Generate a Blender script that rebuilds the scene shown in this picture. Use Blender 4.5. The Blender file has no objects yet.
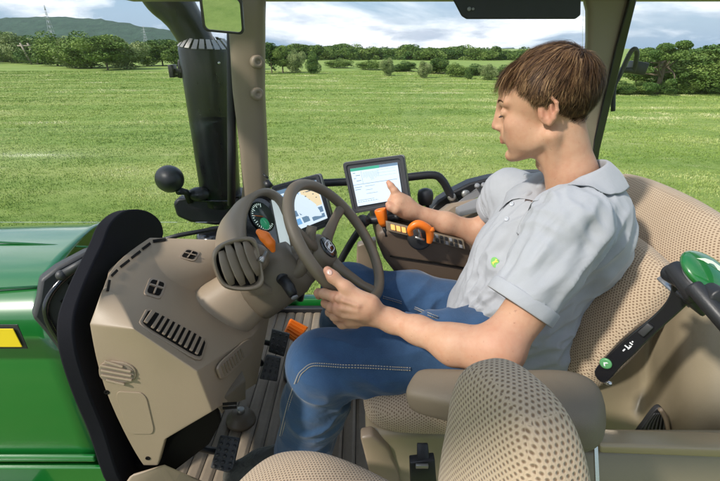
import bpy, math, random
import numpy as np
from mathutils import Vector, Matrix, noise as mnoise
from mathutils.bvhtree import BVHTree
random.seed(7); RNG = np.random.default_rng(7)
scene = bpy.context.scene
COL = scene.collection
# ------------------------------------------------------------------ camera
# everything is laid out round a camera at the origin, 3 m above the field; the whole scene is lifted by LIFT at the end
F = 430.0; PITCH = math.atan(192.5/430.0); CP = math.cos(PITCH); SP = math.sin(PITCH); LIFT = 3.0
def ray(px, py):
    u = (px-360)/F; v = (py-240.5)/F
    return Vector((u, CP - v*SP, -SP - v*CP))
def P(px, py, Y):
    r = ray(px, py); return r*(Y/r.y)
def Pz(px, py, z):
    r = ray(px, py); return r*(z/r.z)
class Plane:
    def __init__(s, p, n): s.p = Vector(p); s.n = Vector(n).normalized()
    @staticmethod
    def three(a, b, c): return Plane(a, (b-a).cross(c-a))
    def hit(s, px, py):
        r = ray(px, py); return r*(s.p.dot(s.n)/r.dot(s.n))
    def facing(s):                                  # the normal on the viewer's side
        return s.n if s.n.dot(-s.p) > 0 else -s.n
# ------------------------------------------------------------------ objects
ORIG = {}
def tag(o, label=None, cat=None, group=None, kind=None):
    if label: o['label'] = label
    if cat: o['category'] = cat
    if group: o['group'] = group
    if kind: o['kind'] = kind
    return o
def thing(name, loc, label, cat, group=None):
    o = bpy.data.objects.new(name, None); COL.objects.link(o)
    o.empty_display_size = .05
    o.location = loc; ORIG[o.name] = Vector(loc)
    return tag(o, label, cat, group)
class MB:
    def __init__(s): s.v = []; s.f = []; s.uv = []; s.m = []; s.anyuv = False
    def add(s, verts, faces, mat=0, uvs=None):
        b = len(s.v); s.v.extend([tuple(p) for p in verts])
        for i, f in enumerate(faces):
            s.f.append(tuple(b+k for k in f)); s.m.append(mat)
            if uvs is not None: s.uv.append(uvs[i]); s.anyuv = True
            else: s.uv.append(None)
        return s
    def build(s, name, mats, parent=None, smooth=True, bevel=0, seg=2, sub=0, auto=None, recalc=True):
        o0 = ORIG.get(parent.name, Vector((0,0,0))) if parent else Vector((0,0,0))
        me = bpy.data.meshes.new(name)
        me.from_pydata([(p[0]-o0.x, p[1]-o0.y, p[2]-o0.z) for p in s.v], [], s.f)
        mats = mats if isinstance(mats, (list, tuple)) else [mats]
        for m in mats: me.materials.append(m)
        if len(mats) > 1: me.polygons.foreach_set('material_index', s.m)
        if s.anyuv:
            uvl = me.uv_layers.new(name='UVMap'); flat = []
            for p, u in zip(me.polygons, s.uv):
                for k in range(p.loop_total):
                    flat.extend(u[k] if u else (0, 0))
            uvl.data.foreach_set('uv', flat)
        if recalc:
            import bmesh
            bm = bmesh.new(); bm.from_mesh(me); bmesh.ops.recalc_face_normals(bm, faces=bm.faces); bm.to_mesh(me); bm.free()
        me.polygons.foreach_set('use_smooth', [smooth]*len(me.polygons))
        me.update()
        if smooth and auto is not None:
            try: me.set_sharp_from_angle(angle=math.radians(auto))
            except Exception: pass
        o = bpy.data.objects.new(name, me); COL.objects.link(o)
        if parent: o.parent = parent; ORIG[o.name] = o0
        else: ORIG[o.name] = Vector((0,0,0))
        if bevel:
            b = o.modifiers.new('b', 'BEVEL'); b.width = bevel; b.segments = seg; b.limit_method = 'ANGLE'; b.angle_limit = math.radians(28)
            b.harden_normals = False
        if sub:
            m = o.modifiers.new('s', 'SUBSURF'); m.levels = sub; m.render_levels = sub
        return o
    # --- shapes
    def box(s, c, sx, sy, sz, rot=None, mat=0):
        R_ = rot or Matrix.Identity(3); c = Vector(c)
        vs = [c + R_ @ Vector((x*sx/2, y*sy/2, z*sz/2)) for x in (-1,1) for y in (-1,1) for z in (-1,1)]
        return s.add(vs, [(0,1,3,2),(4,6,7,5),(0,4,5,1),(2,3,7,6),(0,2,6,4),(1,5,7,3)], mat)
    def prism(s, pts, off, mat=0):                  # polygon pushed along off
        n = len(pts); off = Vector(off); a = [Vector(p) for p in pts]; b = [p+off for p in a]
        return s.add(a+b, [tuple(range(n)), tuple(range(2*n-1, n-1, -1))] + [(i, (i+1)%n, n+(i+1)%n, n+i) for i in range(n)], mat)
    def tube(s, pts, r, n=12, mat=0, closed=False, flat=1.0, caps=True, up=None, smooth=0):
        pts = [Vector(p) for p in pts]
        rs = list(r) if isinstance(r, (list, tuple)) else [r]*len(pts)
        if smooth: pts, rs = spline(pts, rs, smooth, closed)
        m = len(pts); fr = None; rings = []
        for i, p in enumerate(pts):
            if closed: t = pts[(i+1)%m]-pts[i-1]
            else: t = pts[min(i+1, m-1)]-pts[max(i-1, 0)]
            t.normalize()
            if fr is None:
                a = Vector(up) if up is not None else (Vector((0,0,1)) if abs(t.z) < .9 else Vector((1,0,0)))
            else: a = fr
            a = (a - t*a.dot(t)).normalized(); fr = a; b = t.cross(a)
            rings.append([p + a*(math.cos(2*math.pi*k/n)*rs[i]*flat) + b*(math.sin(2*math.pi*k/n)*rs[i]) for k in range(n)])
        return s.loft(rings, mat, closed, caps)
    def loft(s, rings, mat=0, closed=False, caps=True, uv=False, uvoff=0.0):
        m = len(rings); n = len(rings[0]); vs = [p for r_ in rings for p in r_]; fs = []; uvs = [] if uv else None
        if uv:
            vl = [0.0]
            for i in range(1, m):
                vl.append(vl[-1] + sum((rings[i][k]-rings[i-1][k]).length for k in range(n))/n)
            ul = []
            for r_ in rings:
                a = [0.0]
                for k in range(n): a.append(a[-1] + (r_[(k+1)%n]-r_[k]).length)
                ul.append(a)
            big = max(range(m), key=lambda i: ul[i][-1]); U = ul[big]
        for i in range(m if closed else m-1):
            j = (i+1) % m
            for k in range(n):
                q = (k+1) % n
                fs.append((i*n+k, i*n+q, j*n+q, j*n+k))
                if uv: uvs.append([(U[k]+uvoff, vl[i]), (U[k+1]+uvoff, vl[i]), (U[k+1]+uvoff, vl[j]), (U[k]+uvoff, vl[j])])
        if caps and not closed:
            fs.append(tuple(reversed(range(n)))); fs.append(tuple(range((m-1)*n, m*n)))
            if uv:
                uvs.append([(rings[0][k].y, rings[0][k].z) for k in reversed(range(n))]); uvs.append([(rings[-1][k].y, rings[-1][k].z) for k in range(n)])
        return s.add(vs, fs, mat, uvs)
    def lathe(s, c, axis, prof, n=32, mat=0):       # prof: (distance along axis, radius)
        c = Vector(c); axis = Vector(axis).normalized(); a = axis.orthogonal().normalized(); b = axis.cross(a)
        rings = [[c + axis*h + (a*math.cos(2*math.pi*k/n) + b*math.sin(2*math.pi*k/n))*max(r_, 1e-5) for k in range(n)] for h, r_ in prof]
        return s.loft(rings, mat)
    def ellipsoid(s, c, rx, ry, rz, rot=None, n=24, m=14, mat=0):
        R_ = rot or Matrix.Identity(3); c = Vector(c); rings = []
        for i in range(m+1):
            t = math.pi*i/m
            rings.append([c + R_ @ Vector((rx*math.sin(t)*math.cos(2*math.pi*k/n)+0, ry*math.sin(t)*math.sin(2*math.pi*k/n), rz*math.cos(t))) for k in range(n)])
        for r_ in (rings[0], rings[-1]):
            cc = sum(r_, Vector())/n
            for k in range(n): r_[k] = cc + (r_[k]-cc) + Vector((1e-6*math.cos(k), 1e-6*math.sin(k), 0))
        return s.loft(rings, mat)
def spline(pts, rs, n, closed=False):
    out = []; orr = []; m = len(pts)
    for i in range(m if closed else m-1):
        g = (lambda k: pts[k % m]) if closed else (lambda k: pts[max(0, min(m-1, k))])
        h = (lambda k: rs[k % m]) if closed else (lambda k: rs[max(0, min(m-1, k))])
        p0, p1, p2, p3 = g(i-1), g(i), g(i+1), g(i+2); r1, r2 = h(i), h(i+1)
        for k in range(n):
            t = k/n
            out.append(.5*((2*p1) + (p2-p0)*t + (2*p0-5*p1+4*p2-p3)*t*t + (3*p1-p0-3*p2+p3)*t**3)); orr.append(r1+(r2-r1)*(t*t*(3-2*t)))
    if not closed: out.append(pts[-1]); orr.append(rs[-1])
    return out, orr
def smooth_poly(pts, n=4, closed=True):
    return spline([Vector(p) for p in pts], [0]*len(pts), n, closed)[0]
def roundrect(w, h, r, n=4):
    out = []
    for cx, cy, a0 in ((w/2-r, h/2-r, 0), (-w/2+r, h/2-r, 90), (-w/2+r, -h/2+r, 180), (w/2-r, -h/2+r, 270)):
        for k in range(n+1):
            a = math.radians(a0 + 90*k/n); out.append((cx+r*math.cos(a), cy+r*math.sin(a)))
    return out
def superring(c, U, V, a, b, n=4.0, m=40):
    c = Vector(c); out = []
    for k in range(m):
        t = 2*math.pi*k/m; ct, st = math.cos(t), math.sin(t)
        out.append(c + U*(a*math.copysign(abs(ct)**(2/n), ct)) + V*(b*math.copysign(abs(st)**(2/n), st)))
    return out
# quad given by 4 corners (TL, TR, BR, BL); q(u,v) maps 0..1 inside it, lifted along its normal
class Quad:
    def __init__(s, tl, tr, br, bl): s.c = [Vector(x) for x in (tl, tr, br, bl)]; s.n = (s.c[1]-s.c[0]).cross(s.c[3]-s.c[0]).normalized(); s.n = s.n if s.n.dot(-s.c[0]) > 0 else -s.n
    def q(s, u, v, h=0): return (s.c[0]*(1-u)+s.c[1]*u)*(1-v) + (s.c[3]*(1-u)+s.c[2]*u)*v + s.n*h
    def poly(s, uvs, h=0): return [s.q(u, v, h) for u, v in uvs]
    def rect(s, mb, u0, v0, u1, v1, h0, h1, mat=0):
        mb.prism(s.poly([(u0,v0),(u1,v0),(u1,v1),(u0,v1)], h0), s.n*(h1-h0), mat)
# ------------------------------------------------------------------ materials
class NT:
    def __init__(s, m): s.t = m.node_tree; s.N = s.t.nodes; s.L = s.t.links
    def n(s, typ, **kw):
        o = s.N.new(typ)
        for k, v in kw.items():
            if k.startswith('i_'):
                key = k[2:]; key = int(key) if key.isdigit() else key.replace('_', ' ')
                o.inputs[key].default_value = v
            else: setattr(o, k, v)
        return o
    def l(s, a, b): s.L.new(a, b)
    def math(s, op, a, b=None, c=None):
        o = s.N.new('ShaderNodeMath'); o.operation = op
        for i, x in enumerate((a, b, c)):
            if x is None: continue
            if isinstance(x, (int, float)): o.inputs[i].default_value = x
            else: s.l(x, o.inputs[i])
        return o.outputs[0]
    def mix(s, fac, a, b):
        o = s.N.new('ShaderNodeMix'); o.data_type = 'RGBA'
        for i, x in ((0, fac), (6, a), (7, b)):
            if isinstance(x, (int, float)): o.inputs[i].default_value = x
            elif isinstance(x, tuple): o.inputs[i].default_value = (*x[:3], 1)
            else: s.l(x, o.inputs[i])
        return o.outputs[2]
    def ramp(s, fac, stops):
        o = s.N.new('ShaderNodeValToRGB'); s.l(fac, o.inputs[0]); e = o.color_ramp.elements
        while len(e) < len(stops): e.new(.5)
        for k, (p, c) in enumerate(stops):
            e[k].position = p; e[k].color = (*c[:3], 1) if isinstance(c, tuple) else (c, c, c, 1)
        return o.outputs[0]
    def noise(s, scale, detail=4, rough=.5, vec=None, dist=0):
        o = s.N.new('ShaderNodeTexNoise'); o.inputs['Scale'].default_value = scale; o.inputs['Detail'].default_value = detail
        o.inputs['Roughness'].default_value = rough; o.inputs['Distortion'].default_value = dist
        if vec is not None: s.l(vec, o.inputs['Vector'])
        return o.outputs[0]
    def coord(s, which='Object', scale=None, rot=None):
        o = s.N.new('ShaderNodeTexCoord').outputs[which]
        if scale or rot:
            m = s.N.new('ShaderNodeMapping'); s.l(o, m.inputs[0])
            if scale: m.inputs['Scale'].default_value = scale
            if rot: m.inputs['Rotation'].default_value = rot
            o = m.outputs[0]
        return o
def newmat(name):
    m = bpy.data.materials.new(name); m.use_nodes = True
    nt = NT(m); b = nt.N['Principled BSDF']; return m, nt, b
def plain(name, col, rough=.5, metal=0, coat=0, spec=None, bump=0, bscale=400, var=0, vscale=6, rvar=0, dirt=0):
    m, nt, b = newmat(name)
    b.inputs['Base Color'].default_value = (*col, 1); b.inputs['Roughness'].default_value = rough; b.inputs['Metallic'].default_value = metal
    if coat: b.inputs['Coat Weight'].default_value = coat; b.inputs['Coat Roughness'].default_value = .06
    if spec is not None: b.inputs['Specular IOR Level'].default_value = spec
    co = nt.coord('Object')
    if var:
        f = nt.noise(vscale, 5, .6, co)
        c = nt.mix(f, tuple(x*(1-var) for x in col), tuple(min(1, x*(1+var)) for x in col)); 
        if dirt:
            g = nt.ramp(nt.noise(vscale*5, 6, .7, co), [(.5, 0.0), (.75, 1.0)])
            c = nt.mix(nt.math('MULTIPLY', g, dirt), c, (.25, .2, .14))
        nt.l(c, b.inputs['Base Color'])
    if rvar:
        f = nt.noise(vscale*3, 5, .6, co); nt.l(nt.math('MULTIPLY_ADD', f, rvar*2, rough-rvar), b.inputs['Roughness'])
    if bump:
        bp = nt.n('ShaderNodeBump', i_Strength=bump, i_Distance=.001); nt.l(nt.noise(bscale, 3, .6, co), bp.inputs['Height']); nt.l(bp.outputs[0], b.inputs['Normal'])
    return m
def emit(name, col, strength=1.0, rough=.15):
    m, nt, b = newmat(name); b.inputs['Base Color'].default_value = (*[c*.2 for c in col], 1); b.inputs['Roughness'].default_value = rough
    b.inputs['Emission Color'].default_value = (*col, 1); b.inputs['Emission Strength'].default_value = strength
    return m
def glassmat(name, tint=(1,1,1), fac=.07):
    m, nt, b = newmat(name); nt.N.remove(b); out = nt.N['Material Output']
    t = nt.n('ShaderNodeBsdfTransparent'); t.inputs[0].default_value = (*tint, 1)
    g = nt.n('ShaderNodeBsdfGlossy'); g.inputs['Roughness'].default_value = .01
    lw = nt.n('ShaderNodeLayerWeight', i_Blend=.12); mx = nt.n('ShaderNodeMixShader')
    nt.l(nt.math('MULTIPLY_ADD', lw.outputs['Fresnel'], .5, fac*.2), mx.inputs[0]); nt.l(t.outputs[0], mx.inputs[1]); nt.l(g.outputs[0], mx.inputs[2]); nt.l(mx.outputs[0], out.inputs[0])
    return m
# ------------------------------------------------------------------ signed distance modelling (organic forms)
class SDF:
    def __init__(s, lo, hi, h):
        s.lo = np.array(lo, np.float32); s.h = h; s.n = [int(math.ceil((b-a)/h))+1 for a, b in zip(lo, hi)]
        s.d = np.full(s.n, 1.0, np.float32); s.ax = [s.lo[i] + h*np.arange(s.n[i], dtype=np.float32) for i in range(3)]
    def _sub(s, lo, hi, pad):
        sl = []
        for i in range(3):
            a = max(0, int((lo[i]-pad-s.lo[i])/s.h)); b = min(s.n[i], int((hi[i]+pad-s.lo[i])/s.h)+2)
            if b <= a: return None
            sl.append(slice(a, b))
        g = np.meshgrid(s.ax[0][sl[0]], s.ax[1][sl[1]], s.ax[2][sl[2]], indexing='ij', sparse=True)
        return tuple(sl), g
    def _comb(s, sl, e, k, mode):
        d = s.d[sl]
        if mode == 'sub': e = -e
        if mode == 'add':
            if k > 0:
                hh = np.clip(.5+.5*(e-d)/k, 0, 1); r = e*(1-hh) + d*hh - k*hh*(1-hh)
            else: r = np.minimum(d, e)
        else:
            if k > 0:
                hh = np.clip(.5-.5*(e-d)/k, 0, 1); r = e*(1-hh) + d*hh + k*hh*(1-hh)
            else: r = np.maximum(d, e)
        s.d[sl] = r
    def cone(s, a, b, ra, rb=None, k=.01, mode='add', flat=None):
        a = np.array(a, np.float32); b = np.array(b, np.float32); rb = ra if rb is None else rb; R_ = max(ra, rb)
        q = s._sub(np.minimum(a, b)-R_, np.maximum(a, b)+R_, k*1.5+s.h*4)
        if q is None: return s
        sl, (X, Y, Z) = q; ab = b-a; L2 = float(ab@ab) or 1e-9
        t = np.clip(((X-a[0])*ab[0]+(Y-a[1])*ab[1]+(Z-a[2])*ab[2])/L2, 0, 1)
        e = np.sqrt((X-a[0]-t*ab[0])**2+(Y-a[1]-t*ab[1])**2+(Z-a[2]-t*ab[2])**2) - (ra+(rb-ra)*t)
        s._comb(sl, e, k, mode); return s
    def ell(s, c, r, rot=None, k=.01, mode='add'):
        c = np.array(c, np.float32); R_ = max(r)
        q = s._sub(c-R_, c+R_, k*1.5+s.h*4)
        if q is None: return s
        sl, (X, Y, Z) = q; M = np.array(rot if rot is not None else np.eye(3), np.float32)   # columns = axes
        dx, dy, dz = X-c[0], Y-c[1], Z-c[2]
        p = [(dx*M[0,i]+dy*M[1,i]+dz*M[2,i]) for i in range(3)]
        k0 = np.sqrt((p[0]/r[0])**2+(p[1]/r[1])**2+(p[2]/r[2])**2); k1 = np.sqrt((p[0]/r[0]**2)**2+(p[1]/r[1]**2)**2+(p[2]/r[2]**2)**2)
        s._comb(sl, k0*(k0-1)/np.maximum(k1, 1e-6), k, mode); return s
    def chain(s, pts, rs, k=.004):
        for i in range(len(pts)-1): s.cone(pts[i], pts[i+1], rs[i], rs[i+1], k)
        return s
    def halfspace(s, p, n, k=0.0):                  # cut away the side n points to
        n = np.array(n, np.float32); n /= np.linalg.norm(n); g = np.meshgrid(*s.ax, indexing='ij', sparse=True)
        e = -((g[0]-p[0])*n[0]+(g[1]-p[1])*n[1]+(g[2]-p[2])*n[2])
        s._comb((slice(None),)*3, e, k, 'sub'); return s
    def mesh(s, relax=1):
        d = s.d; neg = d < 0
        c = np.zeros([n-1 for n in s.n], np.uint8)
        for i in (0,1):
            for j in (0,1):
                for k in (0,1):
                    c += neg[i:d.shape[0]-1+i, j:d.shape[1]-1+j, k:d.shape[2]-1+k]
        act = np.argwhere((c > 0) & (c < 8)); idx = np.full(c.shape, -1, np.int64); idx[tuple(act.T)] = np.arange(len(act))
        acc = np.zeros((len(act), 3)); cnt = np.zeros(len(act))
        for ax in range(3):
            o1, o2 = [a for a in range(3) if a != ax]
            for i in (0,1):
                for j in (0,1):
                    A = act.copy(); A[:, o1] += i; A[:, o2] += j; B = A.copy(); B[:, ax] += 1
                    da = d[tuple(A.T)]; db = d[tuple(B.T)]; m = (da < 0) != (db < 0)
                    t = np.where(m, da/(da-db+1e-12), 0); pt = A.astype(float); pt[:, ax] += t
                    acc[m] += pt[m]; cnt[m] += 1
        V = acc/np.maximum(cnt, 1)[:, None]*s.h + s.lo
        faces = []
        for ax in range(3):
            o1, o2 = (ax+1) % 3, (ax+2) % 3
            sl0 = [slice(None)]*3; sl1 = [slice(None)]*3; sl0[ax] = slice(0, -1); sl1[ax] = slice(1, None)
            m = neg[tuple(sl0)] != neg[tuple(sl1)]; E = np.argwhere(m)
            ok = (E[:, o1] > 0) & (E[:, o2] > 0) & (E[:, o1] < s.n[o1]-1) & (E[:, o2] < s.n[o2]-1); E = E[ok]
            inside = neg[tuple(E.T)]
            def ci(a, b):
                Q = E.copy(); Q[:, o1] -= a; Q[:, o2] -= b; return idx[tuple(Q.T)]
            q = np.stack([ci(1,1), ci(0,1), ci(0,0), ci(1,0)], 1); q[~inside] = q[~inside][:, ::-1]; faces.append(q)
        Fc = np.concatenate(faces)
        for _ in range(relax):
            S = np.zeros_like(V); C = np.zeros(len(V))
            for a, b in ((0,1),(1,2),(2,3),(3,0)):
                np.add.at(S, Fc[:, a], V[Fc[:, b]]); np.add.at(C, Fc[:, a], 1); np.add.at(S, Fc[:, b], V[Fc[:, a]]); np.add.at(C, Fc[:, b], 1)
            V = V*.5 + .5*S/np.maximum(C, 1)[:, None]
        return V, Fc
def np_object(name, V, Fc, mats, parent=None, smooth=True, attr=None, midx=None):
    me = bpy.data.meshes.new(name); o0 = ORIG.get(parent.name, Vector((0,0,0))) if parent else Vector((0,0,0))
    V = np.asarray(V, np.float64) - np.array(o0); k = Fc.shape[1]
    me.vertices.add(len(V)); me.vertices.foreach_set('co', V.ravel()); me.loops.add(Fc.size); me.loops.foreach_set('vertex_index', Fc.ravel().astype(np.int32))
    me.polygons.add(len(Fc)); me.polygons.foreach_set('loop_start', (np.arange(len(Fc))*k).astype(np.int32)); me.polygons.foreach_set('loop_total', np.full(len(Fc), k, np.int32))
    me.polygons.foreach_set('use_smooth', [smooth]*len(Fc))
    for m in (mats if isinstance(mats, (list, tuple)) else [mats]): me.materials.append(m)
    if midx is not None: me.polygons.foreach_set('material_index', np.asarray(midx, np.int32))
    me.update(calc_edges=True); me.validate()
    if attr:
        for an, (arr, typ) in attr.items():
            a = me.attributes.new(an, typ, 'POINT'); a.data.foreach_set('color' if typ == 'FLOAT_COLOR' else 'value', np.asarray(arr, np.float32).ravel())
    o = bpy.data.objects.new(name, me); COL.objects.link(o)
    if parent: o.parent = parent
    ORIG[o.name] = o0
    return o
def bvh_of(o):
    me = o.data; o0 = ORIG[o.name]; return BVHTree.FromPolygons([v.co+o0 for v in me.vertices], [tuple(p.vertices) for p in me.polygons])
def hitpx(b, px, py, lift=0):
    r = ray(px, py).normalized(); h = b.ray_cast(Vector((0,0,0)), r)
    if h[0] is None: return None
    n = h[1] if h[1].dot(r) < 0 else -h[1]
    return h[0] + n*lift
# ================================================================== SETTING
GZ = -3.0
def ground_material():
    m, nt, b = newmat('grass_field'); co = nt.coord('Object')
    big = nt.noise(.05, 5, .6, co); st = nt.noise(1.0, 4, .6, nt.coord('Object', scale=(.035, .42, 1), rot=(0,0,.06)))
    fine = nt.noise(3.2, 8, .75, co); tuft = nt.noise(.9, 6, .7, co)
    c = nt.mix(nt.ramp(fine, [(.3, 0.0), (.72, 1.0)]), (.12,.20,.035), (.27,.35,.085))
    c = nt.mix(nt.math('MULTIPLY', nt.ramp(st, [(.46, 0.0), (.64, 1.0)]), .75), c, (.34,.38,.12))
    c = nt.mix(nt.math('MULTIPLY', nt.ramp(tuft, [(.58, 0.0), (.74, 1.0)]), .6), c, (.38,.39,.18))
    c = nt.mix(nt.math('MULTIPLY', nt.ramp(big, [(.4, 0.0), (.65, 1.0)]), .3), c, (.13,.24,.04))
    nt.l(c, b.inputs['Base Color']); b.inputs['Roughness'].default_value = .9; b.inputs['Specular IOR Level'].default_value = .2
    bp = nt.n('ShaderNodeBump', i_Strength=.8, i_Distance=.06); nt.l(nt.noise(6, 8, .8, co), bp.inputs['Height']); nt.l(bp.outputs[0], b.inputs['Normal'])
    return m
mb = MB()
gx = [-2950,-900,-300,-120,-60,-30,-15,-7,0,7,15,30,60,120,300,900,2380]; gy = [-360,-60,-20,0,7,14,24,36,50,70,100,140,200,300,600,1400,2090]
def gh(x, y):                                       # the field rises gently beyond the trees
    return GZ + (0.0 if y < 300 else 0.0) + (0.0 if y < 80 else .10*mnoise.noise(Vector((x*.05, y*.05, 0))))
mb.add([(x, y, gh(x, y)) for y in gy for x in gx], [(j*17+i, j*17+i+1, (j+1)*17+i+1, (j+1)*17+i) for j in range(16) for i in range(16)])
M_GROUND = ground_material()
tag(mb.build('field_ground', M_GROUND, smooth=True), 'mown green grass field stretching to the trees', 'field', kind='structure')
# grass blades near the tractor
def grass():
    n = 170000; u = RNG.random(n)
    y = 3.8 + 62*u**1.7; x = (RNG.random(n)-.5)*2*(y*1.12+1.5)
    keep = RNG.random(n) < np.clip(1.25-.004*y, .3, 1); x, y = x[keep], y[keep]; n = len(x)
    ph = np.array([mnoise.noise(Vector((a*.55, b*.55, 3))) for a, b in zip(x, y)])
    ph2 = np.array([mnoise.noise(Vector((a*.08, b*.8, 9))) for a, b in zip(x, y)])
    hgt = (.018+.022*RNG.random(n))*(1+.7*ph)*(1+y*.012); V = []; 
    ang = RNG.random((n, 5))*2*np.pi; V = np.zeros((n, 5, 3, 3)); 
    for k in range(5):
        a = ang[:, k]; ox = x + .05*np.cos(a*3.1)*(1+y*.05); oy = y + .05*np.sin(a*2.3)*(1+y*.05); w = .005+.0008*y; ln = hgt*(.35+.8*RNG.random(n))
        V[:, k, 0] = np.stack([ox-w*np.sin(a), oy+w*np.cos(a), np.full(n, GZ-.02)], 1)
        V[:, k, 1] = np.stack([ox+w*np.sin(a), oy-w*np.cos(a), np.full(n, GZ-.02)], 1)
        V[:, k, 2] = np.stack([ox+ln*np.cos(a), oy+ln*np.sin(a), GZ+hgt*(.6+.5*RNG.random(n))], 1)
    V = V.reshape(-1, 3); Fc = np.arange(len(V)).reshape(-1, 3)
    tone = np.clip(.42+.38*ph+.62*ph2+.35*np.array([mnoise.noise(Vector((a*.17, b*.22, 21))) for a, b in zip(x, y)])+.32*(RNG.random(n)-.5), 0, 1); rnd = np.repeat(tone, 15)
    m, nt, b = newmat('grass_blade'); at = nt.n('ShaderNodeAttribute', attribute_name='tone')
    nt.l(nt.ramp(at.outputs['Fac'], [(0, (.11,.20,.035)), (.4, (.24,.33,.07)), (.72, (.43,.47,.17)), (1, (.66,.63,.38))]), b.inputs['Base Color'])
    b.inputs['Roughness'].default_value = .75; b.inputs['Specular IOR Level'].default_value = .15
    b.inputs['Transmission Weight'].default_value = 0
    o = np_object('grass', V, Fc, m, attr={'tone': (rnd, 'FLOAT')}, smooth=False)
    tag(o, 'short green grass blades of the mown field', 'grass', kind='stuff')
grass()
# ------------------------------------------------------------------ hills
def hill(name, label, x0, x1, y, h0f, mat, depth=300, n=80, rough=3):
    mb = MB(); rows = 14; vs = []
    for j in range(rows+1):
        t = j/rows
        for i in range(n+1):
            x = x0+(x1-x0)*i/n; h = h0f(x)*math.sin(min(1, t*1.15)*math.pi/2)**.8
            h += rough*t*mnoise.noise(Vector((x*.02, j*.7, 2)))+ rough*.7*t*mnoise.noise(Vector((x*.09, j*2.7, 5)))
            vs.append((x, y+depth*t, GZ-2+h))
    mb.add(vs, [(j*(n+1)+i, j*(n+1)+i+1, (j+1)*(n+1)+i+1, (j+1)*(n+1)+i) for j in range(rows) for i in range(n)])
    o = mb.build(name, mat); tag(o, label, 'hill', kind='structure')
mh, nt, b = newmat('wooded_hill'); co = nt.coord('Object', scale=(1,.5,1.6))
c = nt.mix(nt.ramp(nt.noise(.035, 8, .75, co), [(.35, 0.0), (.65, 1.0)]), (.02,.055,.03), (.06,.13,.07))  # greens leaned slightly to blue, some far haze put into the colour
nt.l(c, b.inputs['Base Color']); b.inputs['Roughness'].default_value = 1; b.inputs['Specular IOR Level'].default_value = 0
bp = nt.n('ShaderNodeBump', i_Strength=1, i_Distance=14.0); nt.l(nt.noise(.05, 6, .8, co), bp.inputs['Height']); nt.l(bp.outputs[0], b.inputs['Normal'])
def hx(px, Y): return P(px, 48, Y).x
HY = 1500
def ridge(x):
    px = 360 + F*x*P(0,48,1).y/ (HY*1.0)*1.0 if False else 360 + x/HY*F/ (1/ (CP+ (192.5/F)*SP)) * 1.0
    # px -> elevation of the skyline above the horizon
    pts = [(-400, 22), (-100, 24), (0, 26), (60, 23), (130, 14), (170, 7), (230, 4), (300, -2), (900, -6)]
    for (a, ya), (b_, yb) in zip(pts, pts[1:]):
        if a <= px <= b_: e = ya+(yb-ya)*(px-a)/(b_-a); break
    else: e = 0
    return max(1, e/F*HY*1.2+3)
hill('hills', 'long wooded hill beyond the field on the left', -2900, 600, HY, ridge, mh, 400, 160, 10)
# ------------------------------------------------------------------ trees
def leafmat(name, dark, mid, light):
    m, nt, b = newmat(name); at = nt.n('ShaderNodeAttribute', attribute_name='tone')
    nt.l(nt.ramp(at.outputs['Fac'], [(0, dark), (.5, mid), (1, light)]), b.inputs['Base Color'])
    b.inputs['Roughness'].default_value = .7; b.inputs['Specular IOR Level'].default_value = .2
    return m
L_MID = leafmat('leaves_green', (.05,.10,.02), (.125,.20,.04), (.23,.31,.08))
L_DARK = leafmat('leaves_dark', (.03,.075,.018), (.07,.135,.03), (.14,.21,.05))
L_PALE = leafmat('leaves_willow', (.09,.14,.045), (.19,.25,.09), (.31,.36,.15))
BARK = plain('bark', (.12,.09,.06), .9, var=.4, vscale=3)
def crown_mesh(name, blobs, n, leaf, mat, seed):
    rg = np.random.default_rng(seed); vs = []; tn = []
    B = np.array(blobs, float); wt = B[:,3]**2; wt /= wt.sum()
    pick = rg.choice(len(B), n, p=wt); d = rg.normal(size=(n,3)); d /= np.linalg.norm(d, axis=1)[:,None]
    rr = (.55+.5*rg.random(n)**.5)*B[pick,3]; flat = B[pick,4] if B.shape[1] > 4 else np.full(n, .8)
    c = B[pick,:3] + d*rr[:,None]*np.stack([np.ones(n), np.ones(n), flat], 1)
    lump = np.array([mnoise.noise(Vector(p*(2.2/ max(.6, B[:,3].mean())))) for p in c]); keep = lump > -.36; c = c[keep]; lump = lump[keep]; n = len(c)
    a = rg.normal(size=(n,3)); a /= np.linalg.norm(a, axis=1)[:,None]; b_ = np.cross(a, rg.normal(size=(n,3))); b_ /= np.linalg.norm(b_, axis=1)[:,None]
    s = leaf*(.6+.8*rg.random(n))[:,None]
    V = np.stack([c-a*s-b_*s*.35, c+b_*s*.7-a*s*.1, c+a*s, c-b_*s*.7+a*s*.15], 1).reshape(-1,3)
    tone = np.clip(.5+.9*lump+.35*(rg.random(n)-.5), 0, 1)
    o = np_object(name, V, np.arange(len(V)).reshape(-1,4), mat, attr={'tone': (np.repeat(tone, 4), 'FLOAT')}, smooth=False)
    me = o.data; bpy.data.objects.remove(o); return me
def trunk_mesh(h, r, blobs, seed, lean=0):
    rd = random.Random(seed); mb = MB(); top = Vector((lean*h, 0, h))
    mb.tube([(0,0,-.3), (lean*h*.3, rd.uniform(-.1,.1)*r, h*.4), top], [r*1.25, r*.9, r*.5], 9, smooth=4)
    for bl in blobs[:12]:
        st = Vector((lean*h*.6, 0, h*rd.uniform(.45,.95))); e = Vector(bl[:3]); mid = (st+e)/2 + Vector((rd.uniform(-.2,.2), rd.uniform(-.2,.2), -.12*bl[3]))
        mb.tube([st, mid, e], [r*.42, r*.28, r*.08], 6, smooth=3)
    o = mb.build('trunk', BARK, recalc=False); me = o.data; bpy.data.objects.remove(o); return me
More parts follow.
